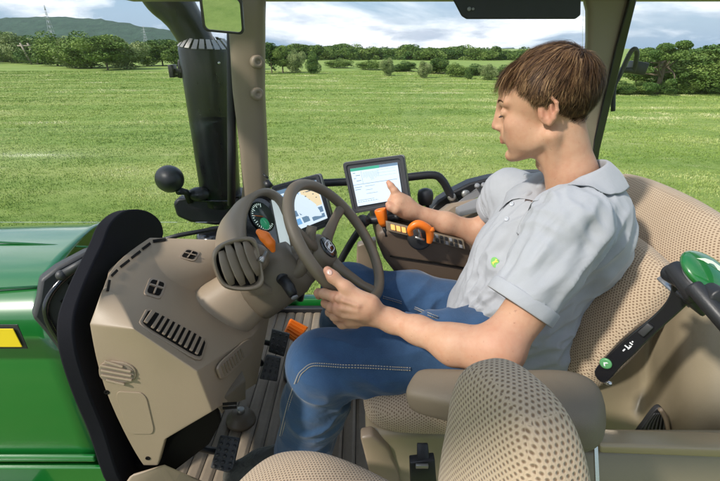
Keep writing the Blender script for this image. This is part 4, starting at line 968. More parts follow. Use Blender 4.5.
# ================================================================== SEATS
def cushion(name, secs, mat, parent, uvs=(1,1), m=48, smooth_n=4, swap=False):
    """secs: list of (centre, U, V, a, b, n): superellipse sections, rounded off by the first and last"""
    # interpolate the sections with splines for smooth upholstery
    cs = [Vector(s_[0]) for s_ in secs]; rings = []
    P_ = lambda i: secs[max(0, min(len(secs)-1, i))]
    def cr(a, b_, c, d, t): return .5*((2*b_)+(c-a)*t+(2*a-5*b_+4*c-d)*t*t+(3*b_-a-3*c+d)*t**3)
    for i in range(len(secs)-1):
        for k in range(smooth_n):
            t = k/smooth_n; q = [P_(i-1), P_(i), P_(i+1), P_(i+2)]
            c = cr(*[Vector(x[0]) for x in q], t); U_ = cr(*[Vector(x[1]) for x in q], t).normalized(); V_ = cr(*[Vector(x[2]) for x in q], t).normalized()
            rings.append(superring(c, U_, V_, max(.002, cr(*[x[3] for x in q], t)), max(.002, cr(*[x[4] for x in q], t)), cr(*[float(x[5]) for x in q], t), m))
    s_ = secs[-1]; rings.append(superring(Vector(s_[0]), Vector(s_[1]), Vector(s_[2]), s_[3], s_[4], s_[5], m))
    mb = MB(); mb.loft(rings, uv=True)
    ms = secs[len(secs)//2]; Um, Vm = Vector(ms[1]), Vector(ms[2]); Wm = Um.cross(Vm).normalized(); mb.uv = []
    for f in mb.f:                                  # cloth laid on each side separately, like the panels of a sewn cover
        q = [Vector(mb.v[k]) for k in f]; nrm = (q[2 % len(q)]-q[0]).cross(q[3 % len(q)]-q[1]) if len(q) == 4 else Wm
        a = [abs(nrm.dot(Um))*.9, abs(nrm.dot(Vm))*1.0, abs(nrm.dot(Wm))*.75]; k = a.index(max(a))
        e = ((Vm, Wm), (Um, Wm), (Um, Vm))[k]; mb.uv.append([(p.dot(e[0]), p.dot(e[1])) for p in q])
    mb.anyuv = True
    if swap: mb.uv = [[(v, u) for u, v in q] if q else None for q in mb.uv]
    return mb.build(name, mat, parent)
# --- passenger seat (nearest): cushion to the left, backrest seen almost edge on
PSX = thing('passenger_seat', P(420,520,.42), 'passenger seat nearest the camera, patterned beige cloth cushion and narrow backrest', 'seat')
def backsec(px, py, Y, a, b, n, U_=(.97,-.22,.05), V_=(.22,.97,.0)): return (P(px, py, Y), Vector(U_), Vector(V_), a, b, n)
tpx = P(511,372,.34)
dn_ = (P(506,600,.30)-P(512,372,.35)).normalized()
U_ = Vector((.93,.30,.12)); V_ = Vector((-.32,.95,.0)); 
U_ = (U_-dn_*U_.dot(dn_)).normalized(); V_ = dn_.cross(U_); 
top = P(512,392,.335); secs = []
for d, a, b, n in ((-.022,.004,.006,2.0),(-.019,.018,.030,2.4),(-.008,.029,.052,2.8),(.012,.037,.070,3.0),(.045,.043,.084,3.0),(.09,.048,.095,2.7),(.15,.053,.108,2.8),(.25,.06,.12,2.8),(.38,.06,.12,2.8)):
    secs.append((top+dn_*d, U_, V_, a, b, n))
cushion('backrest', secs, M_SEAT, PSX)
# stitched seam along the corner of the backrest
D_ = Vector((.84,-.54,0)).normalized(); N_ = Vector((.54,.84,0)).normalized(); E_ = Vector((-.050,.583,-.722))-N_*.135; secs = []
for x, a, b, n in ((-.118,.03,.004,2.2),(-.113,.062,.020,2.2),(-.095,.090,.036,2.2),(-.06,.112,.048,2.3),(-.01,.128,.055,2.5),(.06,.138,.058,2.7),(.16,.14,.06,3),(.30,.14,.06,3)):
    secs.append((E_+D_*x+Vector((0,0,-.02*max(0,-x)*5)), N_, Z0, a, b, n))
cushion('seat_cushion', secs, M_SEAT, PSX)
# --- driver's seat
DS = thing('driver_seat', (.42,.92,FLOOR), 'driver\'s seat with patterned beige cloth backrest behind the man', 'seat')
# seat cushion
secs = []
for x, a, b, n in ((-.050,.05,.004,2.2),(-.045,.17,.028,2.2),(-.025,.205,.048,2.6),(.02,.225,.058,3),(.10,.235,.062,3),(.22,.24,.064,3),(.34,.24,.064,3)):
    secs.append((Vector((x+.055, .90, -.735+.012*math.sin(x*6))), Y0, Z0, a, b, n))
cushion('seat_cushion', secs, M_SEAT, DS)
# lower backrest with side bolster, upper backrest
bd = Vector((.42,.0,.91)).normalized(); bn = Vector((-.91,.0,.42)).normalized()
def bs(px, py, Y, a, b, n, d=bd): return (P(px,py,Y), Y0, Vector((-d.z,0,d.x)), a, b, n)
b0 = Vector((.475,.92,-.66)); secs = []
for t, a, b, n in ((-.05,.20,.04,3),(0,.235,.055,3),(.07,.25,.062,3),(.15,.252,.064,3),(.22,.245,.060,3),(.27,.232,.052,2.8),(.30,.20,.036,2.5),(.312,.12,.010,2.2)):
    secs.append((b0+bd*t, Y0, bn, a*.93, b, n))
cushion('lumbar_rest', secs, M_SEAT, DS)
b1 = Vector((.69,.97,-.46)); bd2 = Vector((.30,.0,.95)).normalized(); bn2 = Vector((-.95,0,.30)).normalized(); secs = []
for t, a, b, n in ((-.14,.05,.02,2.2),(-.13,.18,.045,2.4),(-.10,.225,.06,2.6),(-.04,.245,.066,2.7),(.03,.25,.068,2.7),(.08,.245,.064,2.6),(.12,.225,.055,2.5),(.15,.18,.040,2.3),(.162,.10,.018,2.1),(.165,.03,.004,2)):
    secs.append((b1+bd2*t, Y0, bn2, a, b, n))
cushion('backrest', secs, M_SEAT, DS)
mb = MB(); c = P(632,223,.99); mb.lathe(c, (-.9,-.35,.3), [(-.02,.012),(.004,.018),(.007,.014),(.0075,0)], 18); mb.box(c+Vector((.01,0,-.015)), .014,.018,.05, Matrix.Rotation(.4,3,'Y')); mb.build('backrest_button', M_CHAR, DS)
# black plastic side shield with badge, print and switch
spl = Plane.three(P(668,275,.55), P(600,377,.565), P(640,345,.545))
so_ = [(594,372),(605,358),(617,346),(632,333),(647,321),(660,309),(668,298),(671,286),(667,272),(688,288),(692,299),(681,311),(662,328),(648,341),(635,354),(621,367),(608,381),(600,382)]
mb = MB(); nn = spl.facing(); mb.prism(smooth_poly([spl.hit(*p) for p in so_], 3), -nn*.035); sh = mb.build('side_shield', M_BLACKG, DS, bevel=.004, auto=40)
mb = MB(); c = spl.hit(606,363)+nn*.001; mb.lathe(c, nn, [(0,.0095),(.002,.009),(.0025,.007),(.002,0)], 24); bo = mb.build('round_badge', plain('badge_green', (.10,.30,.12), .35), sh)
ud = (spl.hit(640,330)-spl.hit(606,363)).normalized(); vd = nn.cross(ud)
mb = MB(); mb.prism([c+nn*.0026+ud*x*.004+vd*y*.004 for x, y in ((-1,-.6),(0,.2),(1,-.6),(1,0),(0,.9),(-1,0))], nn*.0004); mb.build('badge_mark', M_WHITE, bo, smooth=False)
mb = MB()
c = spl.hit(628,346)+nn*.0006
for x0, x1, y0, y1 in ((-.012,-.007,-.001,.001),(-.004,.004,-.004,-.002),(-.003,-.001,-.002,.004),(.002,.003,-.002,.0),(.006,.008,-.003,.002),(.010,.012,-.001,.001)): mb.prism([c+ud*x+vd*y for x, y in ((x0,y0),(x1,y0),(x1,y1),(x0,y1))], nn*.0005)
mb.build('seat_symbol', M_WHITE, sh, smooth=False)
mb = MB(); c = spl.hit(646,329); mb.prism([c+ud*x+vd*y for x, y in ((-.011,-.005),(.011,-.005),(.011,.005),(-.011,.005))], nn*.006); mb.build('rocker_switch', M_CHAR, sh, bevel=.0015)
mb = MB(); mb.tube([P(604,382,.60),P(612,384,.59)], [.005,.004], 8); mb.build('release_pin', M_CHROME, sh)
# hinge blocks and green-capped lever at the right edge
HG = MB(); HG.tube([P(668,272,.55),P(694,285,.50),P(722,300,.45)], [.013,.015,.014], 12); HG.tube([P(672,266,.53),P(700,296,.48)], [.012,.017], 12)
HG.box(P(697,298,.50), .035,.03,.028, Matrix.Rotation(.7,3,'Y')); HG.box(P(712,290,.50), .03,.03,.035, Matrix.Rotation(.5,3,'Y')); HG.tube([P(692,285,.48),P(735,334,.42)], [.011,.011], 10)
hg = HG.build('seat_hinge', M_BLACK, DS, bevel=.003)
mb = MB(); mb.tube([P(660,278,.58),P(676,292,.55),P(690,305,.54)], [.006,.007,.006], 10, flat=.6); mb.tube([P(676,283,.56),P(692,305,.53)], [.004,.004], 8); mb.build('hinge_bracket', plain('hinge_grey', (.45,.46,.48), .3, metal=.7), hg)
gc = Matrix(((.93,-.2,.1),(.3,.85,-.3),(0,.35,.95))).normalized()
mb = MB(); mb.ellipsoid(P(708,274,.50), .042,.035,.013, Matrix.Rotation(math.radians(22),3,'Y')@Matrix.Rotation(math.radians(28),3,'X'), 32, 16); cap = mb.build('lever_cap', M_GREEN, DS)
cb = bvh_of(cap); pts = [hitpx(cb, *p, .0006) for p in ((696,258.5),(703,261),(713,267),(722,273),(722,268),(712,261),(705,258.5))]; pts = [p for p in pts if p]
if len(pts) > 2: mb = MB(); mb.add(pts, [tuple(range(len(pts)))]); mb.build('cap_stripe', plain('cap_pale', (.75,.85,.6), .4), cap, smooth=False)
mb = MB(); mb.ellipsoid(P(709,279,.50), .042,.035,.012, Matrix.Rotation(math.radians(22),3,'Y')@Matrix.Rotation(math.radians(28),3,'X'), 32, 12); mb.build('cap_base', M_GREY, cap)
# left armrest: long foam pad widening to the rear
ad = (P(600,392,.47)-P(414,377,.60)).normalized(); au = (Z0-ad*ad.z).normalized(); av = ad.cross(au); a0 = P(412,384,.60); L = (P(609,398,.47)-a0).length
secs = []
for t, a, b, n in ((0,.020,.012,2.4),(.012,.030,.020,3),(.04,.036,.0245,4),(.12,.040,.027,4.5),(.35,.047,.029,4.5),(.6,.054,.033,4.5),(.8,.060,.038,4.2),(.92,.056,.036,3.4),(.98,.040,.028,2.6),(1,.018,.012,2.2)):
    secs.append((a0+ad*(L*t)+Vector((0,.0,-.012-.012*t)), av, au, a, b, n))
cushion('armrest', secs, M_ARM, DS, m=56)
# seat base, belt buckle
mb = MB(); mb.prism([P(364,432,.68),P(600,432,.68),P(600,520,.64),P(382,520,.64)], (0,.42,0)); mb.build('seat_base', M_TAN, DS, bevel=.02, seg=4)
mb = MB(); mb.prism([P(360,438,.66),P(372,436,.66),P(389,450,.66),P(398,470,.66),P(404,500,.64),P(376,500,.64)], (0,.03,0)); mb.build('slide_cover', M_BEIGED, DS, bevel=.006)
mb = MB(); mb.prism([P(417,444,.60),P(428,444,.60),P(430,463,.58),P(417,463,.58)], (0,.004,0)); mb.prism([P(410,463,.58),P(435,460,.58),P(437,490,.56),P(411,490,.56)], (0,.018,0)); bk = mb.build('belt_buckle', M_BLACK, DS, bevel=.003)
mb = MB(); mb.box(P(422,466,.572), .024,.006,.008); mb.build('buckle_slot', M_STEEL2, bk, bevel=.001)
# ---- right armrest console with the control levers
CC = [(376,241),(379,232),(390,229),(410,233),(430,241),(455,243),(480,247),(505,254),(505,286),(440,284),(398,278),(384,260)]
yc = 1.12
mb = MB(); mb.prism([P(*p, yc) for p in CC], Vector((-.020,.17,.030))); con = mb.build('control_armrest', M_CONS, DS, bevel=.018, seg=4, auto=35)
mb = MB(); mb.tube([P(390,256,yc-.004),P(430,262,yc-.004),P(490,272,yc-.004)], .0025, 6); mb.build('console_seam', M_DARK, con)
tp = Plane.three(P(390,229,yc), P(480,247,yc), P(390,229,yc)+Vector((-.020,.17,.030)))
def on_top(c, w, d, h, name, mat, bevel=.002, rot=0.0, lift=0.0):
    n_ = tp.facing(); e1 = (P(480,247,yc)-P(390,229,yc)).normalized(); e2 = n_.cross(e1)
    if e2.y < 0: e2 = -e2
    e1, e2 = e1*math.cos(rot)+e2*math.sin(rot), -e1*math.sin(rot)+e2*math.cos(rot)
    p = tp.hit(*c)+n_*lift; mb = MB(); mb.prism([p+e1*x+e2*y for x, y in roundrect(w, d, min(w,d)*.25, 3)], n_*h); return mb.build(name, mat, con, bevel=bevel, auto=40), p, e1, e2, n_
on_top((416,220),.13,.05,.006,'control_panel',M_LOUVRE); on_top((450,230),.10,.05,.006,'control_panel',M_CHAR)
for k in range(5): on_top((431+k*6.2, 226+k*2.0),.012,.010,.010,'button',M_BLACK if k % 2 else M_GREY,.0015)
for k in range(5): on_top((436+k*6.2, 221+k*2.0),.012,.010,.010,'button',M_GREY if k % 2 else M_BLACK,.0015)
for k in range(3): on_top((403+k*6, 216+k*1.4),.012,.010,.010,'button',M_BLACK,.0015)
fq = Quad(P(386,221,yc-.012), P(464,240,yc-.012), P(466,250,yc-.018), P(387,231,yc-.018)); mb = MB(); mb.prism(fq.c, -fq.n*.02); fa = mb.build('button_fascia', M_LOUVRE, con, bevel=.003, auto=40)
for k in range(3): mb = MB(); fq.rect(mb, .055+.068*k, .2, .105+.068*k, .72, -.001, .005); mb.build('lit_button', M_ORLIT, con, bevel=.0015)
for k in range(9):
    for r_ in range(2):
        if k < 2 and r_: continue
        mb = MB(); u0 = (.27+.04*k) if k < 2 else .56+.06*(k-2); fq.rect(mb, u0, .12+.44*r_, u0+.038, .46+.44*r_, -.001, .004); mb.build('button', M_BLACK if (k+r_) % 3 else M_GREY, con, bevel=.001)
# orange gear lever: hollow rounded grip
q0 = P(384,226,1.13); q1 = P(380,208,1.14); axg = (q1-q0).normalized()
mb = MB(); ug = Vector((.9,-.3,.1)); ug = (ug-axg*ug.dot(axg)).normalized(); vg = axg.cross(ug)
mb.loft([superring(q0+axg*h_, ug, vg, a_, b_, 3, 24) for h_, a_, b_ in ((0,.008,.010),(.012,.012,.014),(.030,.014,.017),(.046,.016,.019),(.050,.0145,.0175),(.049,.010,.012),(.030,.008,.010))]); mb.build('orange_lever', M_ORANGE, con)
mb = MB(); mb.tube([q0-axg*.03,q0+axg*.004], .006, 10); mb.build('lever_stem', M_BLACK, con)
# orange arched hand throttle
arc = [P(*p) for p in ((411,235,1.065),(410,230,1.062),(413,226,1.06),(418,224,1.06),(424,226,1.06),(429,230,1.062),(430,237,1.065),(429,243,1.065))]
mb = MB(); mb.tube(arc, [.007,.0085,.010,.011,.011,.011,.010,.007], 14, smooth=4); mb.tube([P(428,231,1.06),P(434,229,1.055)], [.008,.006], 10); mb.build('arched_lever', M_ORANGE, con)
mb = MB(); mb.lathe(P(420,238,1.09), (0,-1,.25), [(-.02,.035),(0,.034),(.004,.028),(.004,0)], 24); mb.build('lever_base', M_BLACK, con)
mb = MB(); mb.tube([P(421,239,1.07),P(418,228,1.065)], .005, 8); mb.tube([P(424,240,1.068),P(415,237,1.066)], .004, 8); mb.build('lever_stem', M_STEEL2, con)
mb = MB(); kb = P(426,197,1.24); mb.lathe(kb-Vector((.0,.0,.026)), Vector((-.08,0,1)), [(0,.008),(.004,.019),(.018,.024),(.036,.024),(.047,.020),(.052,.010),(.053,0)], 24); mb.build('black_knob', M_BLACK, con)
mb = MB(); mb.tube([P(427,206,1.24),P(430,222,1.22)], .008, 10); mb.build('knob_stem', M_BLACK, con)
mb = MB(); mb.lathe(P(363,221,1.16), Vector((-.8,-.5,.2)), [(-.015,.015),(0,.019),(.01,.017),(.012,0)], 20); mb.build('side_knob', M_BLACK, con)
mb = MB(); mb.tube([P(363,221,1.18),P(385,219,1.17),P(402,216,1.16),P(410,212,1.18)], [.011,.013,.011,.008], 12, smooth=3); 
for k in range(5): mb.box(P(390+k*5,212+k*1.3,1.19), .014,.02,.018, Matrix.Rotation(.3*k,3,'Y'))
mb.build('monitor_mount', M_BLACK, con, bevel=.002)
# ================================================================== MONITORS
M_SCR = emit('screen_white', (.66,.78,.90), .85, .6); M_SCRG = emit('screen_green', (.05,.42,.28), .7, .6); M_SCRL = emit('screen_line', (.16,.27,.40), .7, .6); M_SCRD = emit('screen_dark', (.08,.13,.2), .5); M_SCRB = emit('screen_blue', (.18,.42,.75), .8, .6); M_SCRY = emit('screen_tan', (.85,.70,.45), .8, .6)
def monitor(name, corners, scr, label, seed, th=.03):
    q = Quad(*corners); c = sum(q.c, Vector())/4; t = thing(name, c-q.n*th, label, 'monitor')
    w_ = (q.c[1]-q.c[0]).length; h_ = (q.c[3]-q.c[0]).length
    def rr(s, lift): 
        out = []
        for x, y in roundrect(w_, h_, .010, 4): out.append(c+(q.q(x/w_+.5, .5-y/h_)-c)*s+q.n*lift)
        return out
    mb = MB(); mb.loft([rr(.86,-th-.012), rr(.97,-th), rr(1,-th+.004), rr(1,-.003), rr(.985,.0), rr(.90,.0), rr(.88,-.004)]); mb.build('casing', plain('monitor_casing', (.05,.05,.055), .4, bump=.1), t, auto=40)
    mb = MB(); mb.loft([rr(1.012,-.012), rr(1.012,-.007)]); mb.build('edge_trim', plain('monitor_edge', (.30,.29,.25), .4, metal=.5), t, auto=40)
    u0, v0, u1, v1 = scr; mb = MB(); q.rect(mb, u0, v0, u1, v1, .0, .0012); so2 = mb.build('screen', M_SCR, t, smooth=False)
    return q, t, so2
def scr_rects(q, scr, items, so2):
    u0, v0, u1, v1 = scr; by = {}
    for x0, y0, x1, y1, mt in items: by.setdefault(mt.name, (mt, MB()))[1]; q.rect(by[mt.name][1], u0+(u1-u0)*x0, v0+(v1-v0)*y0, u0+(u1-u0)*x1, v0+(v1-v0)*y1, .0013, .0016 if mt is not M_SCRD else .0018)
    for nm, (mt, mb_) in by.items(): mb_.build({'screen_white':'screen_field','screen_green':'title_bar','screen_line':'screen_lines','screen_dark':'screen_text','screen_blue':'screen_icons','screen_tan':'screen_map'}[nm], mt, so2, smooth=False)
scr1 = (.115,.13,.895,.865)
q, t, s2 = monitor('touch_monitor', (P(342,163,1.24),P(403,155,1.19),P(410,204,1.16),P(353,214,1.21)), scr1, 'large touch monitor showing a white chart page, touched by the man\'s finger', 3)
it = [(0,0,.62,.075,M_SCRG),(.62,0,1,.07,M_SCRL)]
rr_ = random.Random(4)
for k in range(14): it.append((.26+.025*k,.13,.263+.025*k,.13+.25*rr_.uniform(.5,1),M_SCRL))
for k in range(4): it.append((.04+.05*(k%2),.12+.07*k,.09+.1*(k%2),.135+.07*k,M_SCRL))
it += [(0,.43,.95,.44,M_SCRL),(.22,.09,.224,.42,M_SCRL),(.02,.50,.18,.512,M_SCRL),(.02,.56,.15,.572,M_SCRL),(.25,.50,.46,.508,M_SCRL),(.25,.60,.40,.608,M_SCRL),(.25,.70,.5,.708,M_SCRL),(.02,.85,.4,.858,M_SCRL),(.55,.12,.95,.123,M_SCRL),(.55,.2,.95,.203,M_SCRL),(.55,.28,.95,.283,M_SCRL)]
for k in range(16): it.append((.04+.028*k,.89+.01*(k%2),.055+.028*k,.91,M_SCRL))
scr_rects(q, scr1, it, s2)
scr2 = (.06,.10,.93,.86)
q, t, s2 = monitor('dash_monitor', (P(270,187,1.30),P(318,174,1.25),P(332,224,1.20),P(300,238,1.25)), scr2, 'smaller monitor with blue and tan map page, behind the steering wheel rim', 3)
it = [(0,0,1,.09,M_SCRL),(.55,.1,.98,.62,M_SCRY),(.05,.14,.5,.5,M_SCRB),(.05,.56,.25,.70,M_SCRL),(.3,.56,.5,.70,M_SCRL),(.05,.76,.25,.9,M_SCRB),(.3,.76,.5,.9,M_SCRL),(.58,.66,.76,.8,M_SCRB),(.8,.66,.96,.8,M_SCRL),(.58,.84,.96,.94,M_SCRL),(.62,.2,.9,.22,M_SCRD),(.62,.3,.85,.32,M_SCRD),(.62,.4,.9,.42,M_SCRD)]
scr_rects(q, scr2, it, s2)
mb = MB(); mb.tube([P(327,222,1.22),P(334,214,1.21),P(330,228,1.22)], [.012,.015,.012], 12); part(mb, 'monitor_bracket', M_BLACK)
mb = MB(); mb.tube([P(300,236,1.28),P(308,262,1.3),P(300,300,1.3)], .012, 10); part(mb, 'monitor_post', M_BLACK)
# ================================================================== THE DRIVER
def skinmat():
    m, nt, b = newmat('skin'); co = nt.coord('Object'); at = nt.n('ShaderNodeAttribute', attribute_name='tint')
    f = nt.noise(9, 5, .6, co); g = nt.noise(60, 4, .6, co)
    c = nt.mix(f, (.47,.25,.15), (.57,.335,.215)); c = nt.mix(nt.math('MULTIPLY', nt.ramp(g, [(.42, 0.0), (.75, 1.0)]), .45), c, (.45,.19,.11)); c = nt.mix(nt.math('MULTIPLY', nt.ramp(nt.noise(28, 4, .6, co), [(.45, 0.0), (.7, 1.0)]), .35), c, (.60,.38,.26)); c = nt.mix(nt.ramp(nt.noise(170, 2, .5, co), [(.70, 0.0), (.76, .5)]), c, (.28,.12,.07))
    c = nt.mix(at.outputs['Fac'], c, (.46,.14,.10)); nt.l(c, b.inputs['Base Color']); b.inputs['Roughness'].default_value = .55
    b.inputs['Subsurface Weight'].default_value = .18; b.inputs['Subsurface Radius'].default_value = (.012,.005,.003); b.inputs['Subsurface Scale'].default_value = .6
    b.inputs['Specular IOR Level'].default_value = .35
    bp = nt.n('ShaderNodeBump', i_Strength=.25, i_Distance=.0006); nt.l(nt.noise(420, 5, .7, co), bp.inputs['Height'])
    bp2 = nt.n('ShaderNodeBump', i_Strength=.35, i_Distance=.0015); nt.l(nt.noise(90, 3, .6, co), bp2.inputs['Height']); nt.l(bp.outputs[0], bp2.inputs['Normal']); nt.l(bp2.outputs[0], b.inputs['Normal']); return m
def clothmat(name, a, b_, c3, wscale, wr=.85, fold=.0, folds=5, stretch=(1,1,1)):
    m, nt, b = newmat(name); co = nt.coord('Object'); f = nt.noise(7, 5, .65, co); g = nt.noise(wscale, 3, .7, co)
    c = nt.mix(nt.ramp(f, [(.3, 0.0), (.7, 1.0)]), a, b_); c = nt.mix(nt.math('MULTIPLY', g, .5), c, c3); nt.l(c, b.inputs['Base Color']); b.inputs['Roughness'].default_value = wr
    b.inputs['Specular IOR Level'].default_value = .15; b.inputs['Sheen Weight'].default_value = .2
    fb = nt.n('ShaderNodeBump', i_Strength=.4, i_Distance=.0008); nt.l(g, fb.inputs['Height'])
    w = nt.n('ShaderNodeBump', i_Strength=fold, i_Distance=.012); nt.l(nt.noise(folds, 3, .5, nt.coord('Object', scale=stretch), 1.2), w.inputs['Height']); nt.l(fb.outputs[0], w.inputs['Normal']); nt.l(w.outputs[0], b.inputs['Normal'])
    return m
M_SKIN = skinmat()
M_SHIRT = clothmat('shirt_grey', (.31,.317,.338), (.37,.378,.398), (.44,.45,.475), 900, .9, .35, 9, (1,1,1))
M_JEANS = clothmat('denim', (.006,.022,.066), (.024,.068,.158), (.09,.165,.28), 650, .85, .35, 12)
M_SHOE = clothmat('shoe_leather', (.02,.02,.018), (.05,.048,.04), (.12,.12,.10), 60, .45, .5, 30)
M_THREAD = plain('seam_thread', (.42,.38,.32), .9)
np3 = lambda v: np.array(v, np.float32)
# joints
HC = P(544,109,.90); HS = .9
LS = P(569,226,.73); LE = P(498,348,.615); LW = P(392,321,.735)
RS = P(510,194,1.06); RE = P(480,234,1.15); RW = P(409,210,1.150)
CH = P(545,240,.90); BE = P(508,300,.90); PV = P(497,338,.905)
LH = P(480,345,.80); LK = P(324,366,.80); LA = P(300,462,.86)
RH = P(490,318,1.01); RK = P(350,291,1.08); RA = P(338,372,1.22)
# head frame
yaw, pit, rol = math.radians(27), math.radians(13), math.radians(0)
fwd = Vector((-math.cos(yaw)*math.cos(pit), math.sin(yaw)*math.cos(pit), -math.sin(pit)))
lft = Z0.cross(fwd).normalized(); upv = fwd.cross(lft).normalized()      # lft is the man's left, towards the camera
HM = Matrix((fwd, lft, upv)).transposed()
def hw(p): return HC + HM @ (Vector(p)*HS)
person = thing('person', (.40,.90,FLOOR+.45), 'man in grey polo shirt and blue jeans driving, touching the monitor with his right hand', 'person')
# ---------------- head (local: x forward, y left, z up)
H = SDF((-.13,-.11,-.235), (.14,.11,.135), .0021)
H.ell((-.018,0,.038), (.092,.073,.080), k=.0)
H.ell((.030,0,.020), (.058,.060,.074), k=.02)
H.ell((.034,0,-.050), (.050,.047,.056), k=.02); H.ell((.042,0,.055), (.050,.052,.040), k=.02)
H.cone((-.012,.052,-.052), (.062,.020,-.092), .017, .014, k=.018); H.cone((-.012,-.052,-.052), (.062,-.020,-.092), .017, .014, k=.018)
H.ell((.076,0,-.094), (.017,.020,.016), k=.014)
for sg in (1,-1):
    H.ell((.058,sg*.036,-.018), (.024,.022,.022), k=.018)
    H.cone((.084,sg*.012,.030), (.069,sg*.046,.030), .0075, .0075, k=.014)
H.cone((.089,0,.026), (.1055,0,-.014), .0085, .0092, k=.010); H.cone((.083,0,.030), (.090,0,-.02), .014, .016, k=.010); H.ell((.107,0,-.021), (.0105,.0095,.009), k=.005)
for sg in (1,-1): H.ell((.098,sg*.0105,-.025), (.010,.0068,.0068), k=.005)
for sg in (1,-1):
    H.ell((.093,sg*.030,.010), (.014,.017,.0105), k=.010, mode='sub')
    H.ell((.0755,sg*.0315,.009), (.0128,.0155,.0125), k=.003); 
    H.cone((.0885,sg*.020,.004), (.082,sg*.044,.006), .0016, .0014, k=.0025)
H.ell((.085,0,-.047), (.013,.020,.018), k=.014)
for sg in (1,-1): H.ell((.056,sg*.028,-.050), (.026,.022,.034), k=.02); H.ell((.030,sg*.045,-.045), (.030,.014,.030), k=.02)
H.cone((.0965,.000,-.0505), (.085,.021,-.054), .0048, .0024, k=.004); H.cone((.0965,0,-.0505), (.085,-.021,-.054), .0048, .0024, k=.004)
H.cone((.0950,0,-.0600), (.084,.018,-.0575), .0056, .0026, k=.004); H.cone((.0950,0,-.0600), (.084,-.018,-.0575), .0056, .0026, k=.004)
H.cone((.1035,-.000,-.0553), (.090,.025,-.0560), .0012, .0010, k=.002, mode='sub')
H.ell((.096,0,-.0745), (.010,.016,.006), k=.008, mode='sub')
for sg in (1,-1): H.ell((.105,sg*.0055,-.0305), (.004,.0024,.0024), k=.0015, mode='sub')
# neck
H.cone((-.030,0,-.055), (-.048,0,-.155), .053, .052, k=.022); H.cone((-.048,0,-.155), (-.050,0,-.235), .052, .062, k=.02)
H.cone((.012,.022,-.09), (-.03,.018,-.17), .012, .012, k=.02); H.ell((.012,0,-.125), (.014,.010,.014), k=.015)
H.cone((-.020,.056,-.055), (-.012,.020,-.20), .010, .011, k=.016)
# ears
for sg in (1,-1):
    def E(x, y, z): return (-.012+x, sg*(.070+y), .000+z)
    H.ell(E(-.001,.004,0), (.0185,.0055,.027), k=.006)
    hel = [E(.012,.003,.006),E(.010,.006,.020),E(.000,.009,.030),E(-.012,.012,.029),E(-.021,.013,.016),E(-.021,.013,.000),E(-.014,.009,-.014),E(-.005,.005,-.024)]
    H.chain([np3(p) for p in hel], [.0034,.0036,.004,.0040,.0040,.0040,.005,.0062], k=.003)
    H.ell(E(.000,.0125,-.002), (.0085,.0075,.014), k=.003, mode='sub'); H.cone(E(.009,.006,-.008), E(.010,.006,.002), .0038, .003, k=.003)
    H.cone(E(-.010,.009,.014), E(-.010,.009,-.010), .0024, .0024, k=.004)
hv, hf = H.mesh(2)
tint = np.zeros(len(hv))
def blob(c, r, s):
    global tint
    d = np.sqrt((((hv-np.array(c))/np.array(r))**2).sum(1)); tint = np.maximum(tint, s*np.clip(1.4-d, 0, 1))
blob((.096,0,-.055), (.014,.020,.0085), .75)
for sg in (1,-1): blob((.062,sg*.044,-.022), (.03,.02,.022), .16); blob((-.014,sg*.084,0), (.03,.014,.036), .38)
blob((.112,0,-.02), (.012,.012,.012), .22)
Hw = (hv*HS) @ np.array(HM).T + np.array(HC)
# ---------------- arms and hands in world coordinates
def arm_mesh(lo, hi, build, h=.0017):
    S = SDF(lo, hi, h); build(S); return S.mesh(2)
def rim_at(px, py):
    e = wpl.hit(px, py); return WC+(e-WC).normalized()*WR
RP = rim_at(327,289)
toc = -(RP.normalized())                            # towards the camera
def left(S):
    c = S.chain
    S.cone(P(540,292,.675), LE, .042, .037, k=.01)
    S.cone(LE, P(455,345,.645), .038, .0335, k=.03); S.cone(P(455,345,.645), P(418,330,.70), .0335, .0255, k=.03); S.cone(P(418,330,.70), LW, .0255, .0215, k=.02)
    S.cone(LE+Vector((.012,0,-.012)), P(482,354,.62), .031, .031, k=.02)
    # palm / back of the hand
    Yh = RP.y
    S.cone(LW, P(365,309,Yh-.055), .0215, .023, k=.02); S.cone(P(372,317,Yh-.05), P(350,319,Yh-.040), .0175, .0175, k=.018)
    S.cone(P(370,304,Yh-.058), P(347,300,Yh-.052), .020, .0165, k=.018); S.cone(P(362,311,Yh-.062), P(340,309,Yh-.050), .0195, .017, k=.014)
    # thumb along the rim, on top
    c([P(362,300,Yh-.055),P(346,288,Yh-.045),P(333,277,Yh-.030),P(327.5,270.5,Yh-.022)], [.0165,.0130,.0115,.0090], .010)
    # index: out past the rim, then round it
    c([P(347,298,Yh-.050),P(335,297,Yh-.040),P(324,293.5,Yh-.016),P(318.5,293,Yh+.004),P(319,296,Yh+.022)], [.0130,.0114,.0105,.0095,.0085], .005)
    c([P(346,306,Yh-.050),P(332,307,Yh-.034),P(326,303,Yh-.006),P(329,300,Yh+.016)], [.0130,.0115,.0106,.0090], .005)
    c([P(350,315,Yh-.046),P(335,316,Yh-.030),P(330,312,Yh-.004),P(333,308,Yh+.016)], [.0128,.0112,.0102,.0088], .005)
    c([P(356,323,Yh-.040),P(342,324,Yh-.026),P(337,320,Yh-.004),P(339,316,Yh+.012)], [.0118,.0102,.0093,.0080], .005)
    for a, b_ in (((343,301),(358,306)),((341,309),(357,311)),((344,317),(358,317))): S.cone(P(*a,Yh-.069), P(*b_,Yh-.078), .0016, .0012, k=.012)
    for a, d_ in (((339,298),.052),((338,307),.050),((342,316),.045)): S.ell(P(*a,Yh-d_-.004), (.0095,.0095,.0095), k=.005)
lo = (min(LE.x,P(318,293,.8).x)-.10, .5, -.72); hi = (LS.x+.05, 1.05, -.36)
